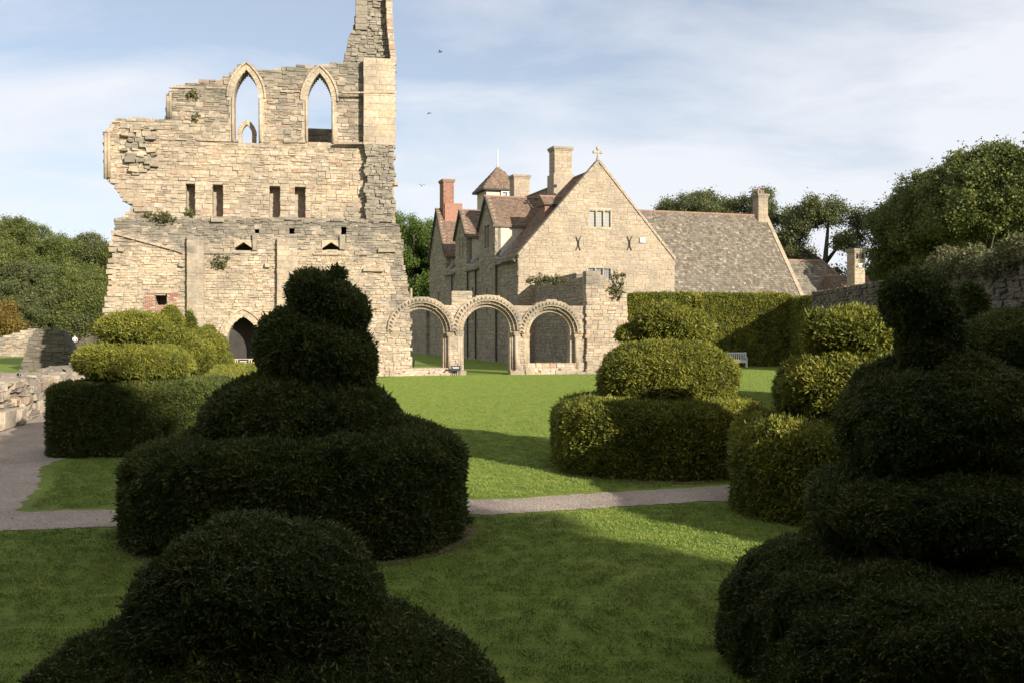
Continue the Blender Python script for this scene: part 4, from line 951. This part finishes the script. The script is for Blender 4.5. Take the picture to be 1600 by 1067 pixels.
# T3 right middle
e = topiary('broad sunlit yew ball with a rounded cap on a shaded drum hedge beside the lawn', (X(1030, 19.8), 19.8, 0))
yew_part(e, 'base_hedge', (0, 0, .45), (2.14, 2.0, .96), 'mid', ev=.34, eh=.85, amp=.06, freq=1.4, seed=24, zmin=0, nu=64)
yew_part(e, 'ball', (.18, 0, 1.76), (1.38, 1.32, .80), 'mid', ev=.9, amp=.05, seed=25, nu=56)
yew_part(e, 'cap', (.36, .35, 2.85), (.78, .74, .42), 'mid', ev=1.0, tilt=(0, .18, 0), amp=.05, seed=26)
yew_part(e, 'side_slab', (-.35, .5, 2.72), (.42, .42, .16), 'mid', amp=.03, seed=27)
yew_part(e, 'sprig', (.83, .35, 3.2), (.09, .09, .26), 'mid', amp=.02, seed=28, nu=14, nv=10)
# T4
e = topiary('half sunlit two tiered yew with a small side knob beside the tall dark one', (X(1322, 15.1), 15.1, 0))
yew_part(e, 'base_hedge', (.05, 0, .46), (1.76, 1.65, .96), 'mid', ev=.34, eh=.85, amp=.07, freq=1.4, seed=29, zmin=0, nu=60)
yew_part(e, 'body', (.12, 0, 1.85), (1.16, 1.1, .62), 'mid', ev=.85, amp=.05, seed=30)
yew_part(e, 'upper_tier', (.12, 0, 2.74), (.74, .70, .34), 'mid', ev=.85, amp=.05, seed=31)
yew_part(e, 'knob', (-.49, -.1, 2.92), (.11, .11, .16), 'mid', amp=.02, seed=32, nu=14, nv=10)
# T5 tall dark
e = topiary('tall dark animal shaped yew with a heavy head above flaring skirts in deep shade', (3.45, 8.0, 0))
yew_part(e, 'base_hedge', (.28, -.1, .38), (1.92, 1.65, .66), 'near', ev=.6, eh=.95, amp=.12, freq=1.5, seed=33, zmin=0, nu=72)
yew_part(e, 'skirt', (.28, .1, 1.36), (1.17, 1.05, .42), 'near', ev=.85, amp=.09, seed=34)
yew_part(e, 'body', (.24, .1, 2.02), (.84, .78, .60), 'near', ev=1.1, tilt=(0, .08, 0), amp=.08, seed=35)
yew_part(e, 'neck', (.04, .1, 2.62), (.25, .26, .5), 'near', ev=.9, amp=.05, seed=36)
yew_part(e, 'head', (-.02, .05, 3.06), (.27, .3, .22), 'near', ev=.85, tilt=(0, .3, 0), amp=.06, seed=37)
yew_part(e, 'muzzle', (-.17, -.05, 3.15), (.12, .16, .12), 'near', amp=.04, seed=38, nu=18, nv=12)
# T6 and the ones behind on the right
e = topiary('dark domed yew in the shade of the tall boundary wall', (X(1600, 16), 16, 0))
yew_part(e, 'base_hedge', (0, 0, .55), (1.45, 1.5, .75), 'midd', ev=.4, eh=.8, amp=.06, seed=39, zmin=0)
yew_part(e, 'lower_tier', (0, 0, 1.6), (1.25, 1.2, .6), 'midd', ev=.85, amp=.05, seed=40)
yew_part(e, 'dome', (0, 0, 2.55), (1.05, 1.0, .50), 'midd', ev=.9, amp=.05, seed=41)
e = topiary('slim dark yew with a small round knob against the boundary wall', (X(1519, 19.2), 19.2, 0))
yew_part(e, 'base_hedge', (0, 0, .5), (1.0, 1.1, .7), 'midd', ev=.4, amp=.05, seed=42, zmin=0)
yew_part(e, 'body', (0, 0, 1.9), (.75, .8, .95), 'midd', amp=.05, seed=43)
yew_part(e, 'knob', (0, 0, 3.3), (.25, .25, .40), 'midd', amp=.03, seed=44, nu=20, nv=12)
# far tall hedge (L shaped)
hg = empty('tall_yew_hedge', (8.3, 71, 0)); tag(hg, 'long tall clipped yew hedge closing the lawn below the slate roof', 'hedge')
yew_part(hg, 'front_run', (6.3, 1.0, 2.45), (6.4, 1.1, 2.85), 'far', ev=.18, eh=.14, amp=.10, freq=.8, seed=45, zmin=0, nu=90, nv=30)
yew_part(hg, 'return_run', (13.4, -4.5, 2.2), (1.1, 6.4, 2.75), 'far', ev=.18, eh=.14, amp=.10, freq=.8, seed=46, zmin=0, nu=80, nv=30)

# ================================================================== TREES
def tree(label, x, y, h, cr, key, seed, trunk=.22, low=.25, n=46, clump=.28, limbs=5, group=None, name='broadleaf_tree', flat_=1.0, tr=.035):
    rng = random.Random(seed); e = empty(name, (x, y, 0)); tag(e, label, 'tree', group)
    tb = MB(); r0 = h * tr
    tb.tube([(0, 0, -.1), (rng.uniform(-.2, .2), 0, h * .25), (rng.uniform(-.4, .4), .2, h * .55), (rng.uniform(-.6, .6), 0, h * .85)], [r0, r0 * .75, r0 * .45, r0 * .12], 9)
    cz = h * (low + 1) / 2; rz = h * (1 - low) / 2
    for k in range(limbs):
        a = rng.uniform(0, 6.28); z0 = h * rng.uniform(low * .8, .6); L = cr * rng.uniform(.5, .85)
        tb.tube([(0, 0, z0), (math.cos(a) * L * .5, math.sin(a) * L * .5, z0 + L * .35), (math.cos(a) * L, math.sin(a) * L, z0 + L * .8)], [r0 * .4, r0 * .25, r0 * .08], 6)
    tb.build('trunk', 'bark', e, smooth=True)
    V, Fc = [], []
    for i in range(n):
        u = rng.uniform(-1, 1); a = rng.uniform(0, 6.28); q = math.sqrt(max(0, 1 - u * u)); rad = rng.uniform(.45, 1.0) ** .6 * .84
        rs = cr * clump * rng.uniform(.55, 1.25)
        c = (math.cos(a) * q * cr * rad, math.sin(a) * q * cr * rad, cz + u * rz * rad * flat_)
        v, f = blob_mesh(c, rs, rs, rs * .72, seed=seed + i, nu=9, nv=6, amp=rs * .35, freq=1.2 / rs); k = len(V); V += v; Fc += [tuple(p + k for p in g) for g in f]
    o = mesh_obj('crown', V, Fc, 'leafA', e); o['kind'] = 'stuff'; scat(o, key); return e
gw = 'trees of the wood beyond the far lawn'
for i, (px, d, top, cr, key) in enumerate(((12, 150, 336, 8.5, 'treeA'), (62, 156, 342, 8, 'treeA'), (104, 150, 362, 7, 'treeA'), (142, 154, 370, 7.5, 'treeB'), (178, 150, 384, 6.5, 'treeA'), (-40, 160, 330, 9, 'treeB'), (45, 142, 402, 6, 'treeB'), (125, 140, 420, 6, 'treeA'), (90, 138, 440, 5, 'treeB'), (165, 142, 440, 5.5, 'treeA'))):
    tree('full green broadleaf tree massed in the wood beyond the far lawn', X(px, d), d, Z(top, d), cr, key, 300 + i, low=.03, n=52, clump=.25, group=gw)
tree('small tree with yellow and orange turning leaves beside the far lawn', X(4, 112), 112, Z(470, 112), 2.6, 'treeC', 320, low=.05, n=36)
tree('bright green tree behind the ruin and beside the long house', X(648, 124), 124, Z(326, 124), 6.5, 'treeD', 321, low=.05, n=60)
tree('low grey green tree top showing above the slate ridge', X(1087, 125), 125, Z(298, 125), 7, 'treeB', 322, low=.35, n=60, clump=.18)
tree('airy tree rising just behind the chimney of the slate range', X(1195, 112), 112, Z(281, 112), 6.2, 'treeB', 323, low=.25, n=62, clump=.16)
tree('airy spreading tree between the slate range and the slender chimney', X(1288, 105), 105, Z(288, 105), 6.0, 'treeB', 324, low=.15, n=66, clump=.16)
tree('pale green bushy tree beside the slender chimney', X(1372, 98), 98, Z(392, 98), 3.6, 'treeD', 325, low=.05, n=34)
gr = 'tall dark trees behind the boundary wall'
for i, (px, d, top, cr) in enumerate(((1402, 92, 296, 3.6), (1462, 86, 250, 5.0), (1535, 80, 216, 5.6), (1605, 78, 208, 5.2), (1500, 95, 235, 5))):
    tree('tall dark leafy tree with bare lower trunk behind the boundary wall', X(px, d), d, Z(top, d), cr, 'treeA', 330 + i, low=.42, n=85, clump=.175, group=gr, tr=.02)
for i, (px, d, top) in enumerate(((1430, 100, 385), (1500, 100, 378), (1580, 100, 370))):
    tree('low dark bush under the tall trees behind the boundary wall', X(px, d), d, Z(top, d), 5, 'treeA', 340 + i, low=.0, n=40, group='bushes under the tall trees', name='bush')
# unseen trees behind camera: first few cast foreground shade, rest added to dim skylight
rv, sv_ = Vector((.766, .643, 0)), Vector((.643, -.766, 0))
for i, (u, sd_2, top, cr) in enumerate(((5.8, 20, 18.4, 2.8), (1.6, 20.5, 16.2, 3.9), (-4.5, 21, 17.0, 4.6), (-9.2, 8.5, 15, 5), (-4.4, 14.6, 16, 5), (-14.5, 1.0, 15, 5), (-19, -7, 15, 5), (4.6, 11.7, 13.0, 3.4), (-.2, 7.8, 12.5, 3.8), (-5.5, 3.3, 12.5, 4.0), (-10.5, -1.2, 12.5, 4.0))):
    p = rv * u + sv_ * sd_2
    tree('big dense unseen shade tree behind the viewpoint', p.x, p.y, top, cr, 'shade', 350 + i, low=.05, n=120, clump=.34, group='shade trees behind the viewpoint')

for i, (x, y, h, cr) in enumerate(((-6.5, -1.8, 14, 6.2), (-2.6, -4.4, 15, 4.8))):  # overhanging crowns added out of view to block skylight from the foreground
    tree('big dense unseen shade tree behind the viewpoint', x, y, h, cr, 'shade', 370 + i, low=.6, n=110, clump=.30, group='shade trees behind the viewpoint')
# ================================================================== SMALL THINGS
# wall plants
def plant(label, px, py, r, yoff=0, key='plant', sc=(1, .6, .8)):
    s, z = rp_(px, py); e = empty('wall_plant', (0, 0, 0)); tag(e, label, 'plant')
    c = Vector((s * math.cos(RA) - (-.1 + yoff) * math.sin(RA), RY + s * math.sin(RA) + (-.1 + yoff) * math.cos(RA), z)); e.location = c
    v, f = blob_mesh((0, 0, 0), r * sc[0], r * sc[1], r * sc[2], seed=int(px), nu=12, nv=9, amp=r * .9, freq=1.6 / r); o = mesh_obj('leaves', v, f, 'dry', e); o['kind'] = 'stuff'; scat(o, key)
plant('tuft of green weeds growing from the ruin wall between the two pilasters', 343, 411, .32, sc=(1.3, .6, .7))
plant('dry grasses on the ledge below the leftmost slit opening', 250, 340, .35, sc=(2.2, .5, .6))
plant('small weed on the upper ruin wall left of the pointed windows', 301, 143, .26, UY)
plant('orange lichen like weed below the upper left weed on the ruin', 304, 180, .22, UY)
plant('weed at the sill of the leftmost slit opening', 296, 333, .25, UY)
plant('dry shrub growing on the broken wall end beside the arcade', 960, 450, .5, -.2, sc=(1.1, .5, 1.3))
plant('trailing weeds along the top of the shaded side wall', 872, 434, .45, 3, sc=(2.6, .6, .4))
# bench
be = empty('garden_bench', (X(1143, 69.6), 69.6, 0), R(-6)); tag(be, 'pale wooden slatted garden bench before the tall hedge', 'bench')
bwid = 1.05
for sg in (-1, 1):
    MB().box(sg * bwid - .045, sg * bwid + .045, -.32, -.23, 0, .66).build('leg', 'wood', be)
    MB().hexa([(sg * bwid - .045, .22, 0), (sg * bwid + .045, .22, 0), (sg * bwid + .045, .31, 0), (sg * bwid - .045, .31, 0), (sg * bwid - .045, .34, 1.08), (sg * bwid + .045, .34, 1.08), (sg * bwid + .045, .42, 1.08), (sg * bwid - .045, .42, 1.08)]).build('leg', 'wood', be)
    MB().box(sg * bwid - .06, sg * bwid + .06, -.38, .30, .662, .72).build('arm_rest', 'wood', be)
for k in range(5): MB().box(-bwid + .05, bwid - .05, -.32 + k * .11, -.23 + k * .11, .43, .465).build('seat_slat', 'wood', be)
MB().box(-bwid + .05, bwid - .05, -.335, -.30, .33, .428).build('seat_rail', 'wood', be)
MB().box(-bwid + .05, bwid - .05, .31, .36, .96, 1.06).build('top_rail', 'wood', be); MB().box(-bwid + .05, bwid - .05, .27, .31, .48, .55).build('back_rail', 'wood', be)
for k in range(15):
    x = -bwid + .13 + k * (2 * bwid - .26) / 14; MB().hexa([(x - .03, .275, .55), (x + .03, .275, .55), (x + .03, .30, .55), (x - .03, .30, .55), (x - .03, .32, .96), (x + .03, .32, .96), (x + .03, .345, .96), (x - .03, .345, .96)]).build('back_slat', 'wood', be)
# fence and sign in the doorway
fe = empty('picket_barrier', (0, RY, 0), RA); tag(fe, 'low wooden picket barrier across the pointed doorway', 'fence')
f0, f1 = rp_(356, 565)[0], rp_(406, 565)[0]
for z in (.28, 1.0): MB().box(f0, f1, -.28, -.24, z, z + .07).build('rail', 'oak', fe)
for k in range(14):
    x = f0 + (f1 - f0) * (k + .5) / 14; MB().box(x - .03, x + .03, -.32, -.282, 0, 1.08).build('picket', 'oak', fe)
def sign(label, s, y, z0, w_, h_, tilt=.0):
    e = empty('notice_board', (s * math.cos(RA) - y * math.sin(RA), RY + s * math.sin(RA) + y * math.cos(RA), z0), RA); tag(e, label, 'sign')
    MB().hexa([(-w_ / 2, 0, 0), (w_ / 2, 0, 0), (w_ / 2, .03, 0), (-w_ / 2, .03, 0), (-w_ / 2, tilt, h_), (w_ / 2, tilt, h_), (w_ / 2, tilt + .03, h_), (-w_ / 2, tilt + .03, h_)]).build('board', 'signboard', e)
    tx = MB()
    for k, (a, b) in enumerate(((-.36, .36), (-.30, .32))):
        z = h_ * (.72 - .2 * k); yy = tilt * (z / h_) - .004; tx.box(a * w_, b * w_, yy - .002, yy, z - .035 * h_, z + .035 * h_)
    tx.build('lettering', 'white', e); return e
sign('small dark notice board with pale lettering on the doorway barrier', rp_(381, 560)[0], -.37, .62, .55, .42)
sg_ = sign('small dark sloping information board at the foot of the arcade pier', rp_(710, 572)[0], -.75, .30, .55, .3, .2)
for sx in (-.18, .18): MB().tube([(sx, .12, -.30), (sx, .12, .15)], [.025, .025], 8).build('post', 'iron', sg_)
# walking person far off
def person(label, x, y, h=1.72):
    e = empty('person', (x, y, 0), R(20)); tag(e, label, 'person')
    J = [((0, 0, .93), .13), ((0, 0, 1.12), .125), ((0, .01, 1.36), .15), ((0, .01, 1.46), .065), ((0, -.01, 1.54), .06), ((0, -.02, 1.62), .095), ((0, -.02, 1.70), .075),
         ((.1, 0, .88), .10), ((.13, -.06, .48), .065), ((.13, .06, .09), .045), ((.13, -.08, .04), .035), ((-.1, 0, .88), .10), ((-.14, .09, .49), .065), ((-.14, .22, .10), .045), ((-.14, .10, .04), .035),
         ((.2, .01, 1.40), .06), ((.27, .06, 1.13), .045), ((.24, -.06, .92), .035), ((.24, -.1, .84), .03), ((-.2, .01, 1.40), .06), ((-.27, .02, 1.13), .045), ((-.2, -.16, 1.05), .035), ((-.16, -.22, 1.06), .03)]
    E = [(0, 1), (1, 2), (2, 3), (3, 4), (4, 5), (5, 6), (0, 7), (7, 8), (8, 9), (9, 10), (0, 11), (11, 12), (12, 13), (13, 14), (2, 15), (15, 16), (16, 17), (17, 18), (2, 19), (19, 20), (20, 21), (21, 22)]
    me = bpy.data.meshes.new('body'); me.from_pydata([j[0] for j in J], E, []); o = bpy.data.objects.new('body', me); COL.objects.link(o)
    sk = o.modifiers.new('skin', 'SKIN'); o.modifiers.new('sub', 'SUBSURF').levels = 2
    for i, j in enumerate(J): me.skin_vertices[0].data[i].radius = (j[1], j[1] * .85)
    me.skin_vertices[0].data[0].use_root = True
    dg = bpy.context.evaluated_depsgraph_get(); dg.update(); m2_ = bpy.data.meshes.new_from_object(o.evaluated_get(dg)); bpy.data.objects.remove(o)
    for mm in ('skin', 'shirt', 'trousers', 'hair', 'shoe'): m2_.materials.append(M[mm])
    for p_ in m2_.polygons:
        c = p_.center; i = 0
        if c.z < .09: i = 4
        elif c.z < .97: i = 2 if abs(c.x) < .2 else 0
        elif c.z < 1.47: i = 1 if not (abs(c.x) > .2 and c.z < 1.1) else 0
        if c.z > 1.66 or (c.z > 1.58 and c.y > .02): i = 3
        p_.material_index = i; p_.use_smooth = True
    b_ = bpy.data.objects.new('body', m2_); COL.objects.link(b_); b_.parent = e
    s = h / 1.72; e.scale = (s, s, s)
M['skin'] = flat('skin', (.50, .32, .24), .6, .05); M['shirt'] = flat('white_shirt', (.78, .78, .80), .8, .05); M['trousers'] = flat('brown_trousers', (.07, .05, .045), .8, .1); M['hair'] = flat('hair', (.06, .04, .03), .7, .1); M['shoe'] = flat('shoe', (.03, .03, .03), .6, .1)
person('person in a white shirt and dark trousers walking on the far lawn', X(117, 126), 126, 1.85)
# birds
def bird(label, px, py, d, rz, flap):
    e = empty('bird', (X(px, d), d, Z(py, d)), rz); tag(e, label, 'bird'); e.scale = (.6, .6, .6)
    mb = MB(); mb.tube([(0, -.16, 0), (0, -.12, .01), (0, 0, 0), (0, .14, 0), (0, .24, .01)], [.012, .035, .055, .03, .008], 8); mb.build('body', 'iron', e, smooth=True)
    for sg in (-1, 1):
        MB().raw([(sg * .03, -.08, .02), (sg * .22, -.12, .02 + flap), (sg * .48, .06, flap * .7), (sg * .2, .05, .015 + flap), (sg * .03, .08, .02),
                  (sg * .03, -.08, .008), (sg * .22, -.12, .01 + flap), (sg * .48, .06, flap * .7 - .006), (sg * .2, .05, .005 + flap), (sg * .03, .08, .008)],
                 [(0, 1, 2, 3, 4), (9, 8, 7, 6, 5), (0, 5, 6, 1), (1, 6, 7, 2), (2, 7, 8, 3), (3, 8, 9, 4), (4, 9, 5, 0)]).build('wing', 'iron', e)
    MB().raw([(-.03, .2, 0), (.03, .2, 0), (.07, .36, .0), (-.07, .36, .0), (-.03, .2, .01), (.03, .2, .01), (.07, .36, .01), (-.07, .36, .01)], HEX).build('tail', 'iron', e)
bird('small dark bird gliding highest in the sky beside the turret', 688, 82, 62, R(60), .12)
bird('small dark bird flying midway between turret top and brick chimney', 671, 177, 66, R(-40), -.1)
bird('small dark bird flying just left of the brick chimney', 659, 291, 70, R(20), .2)
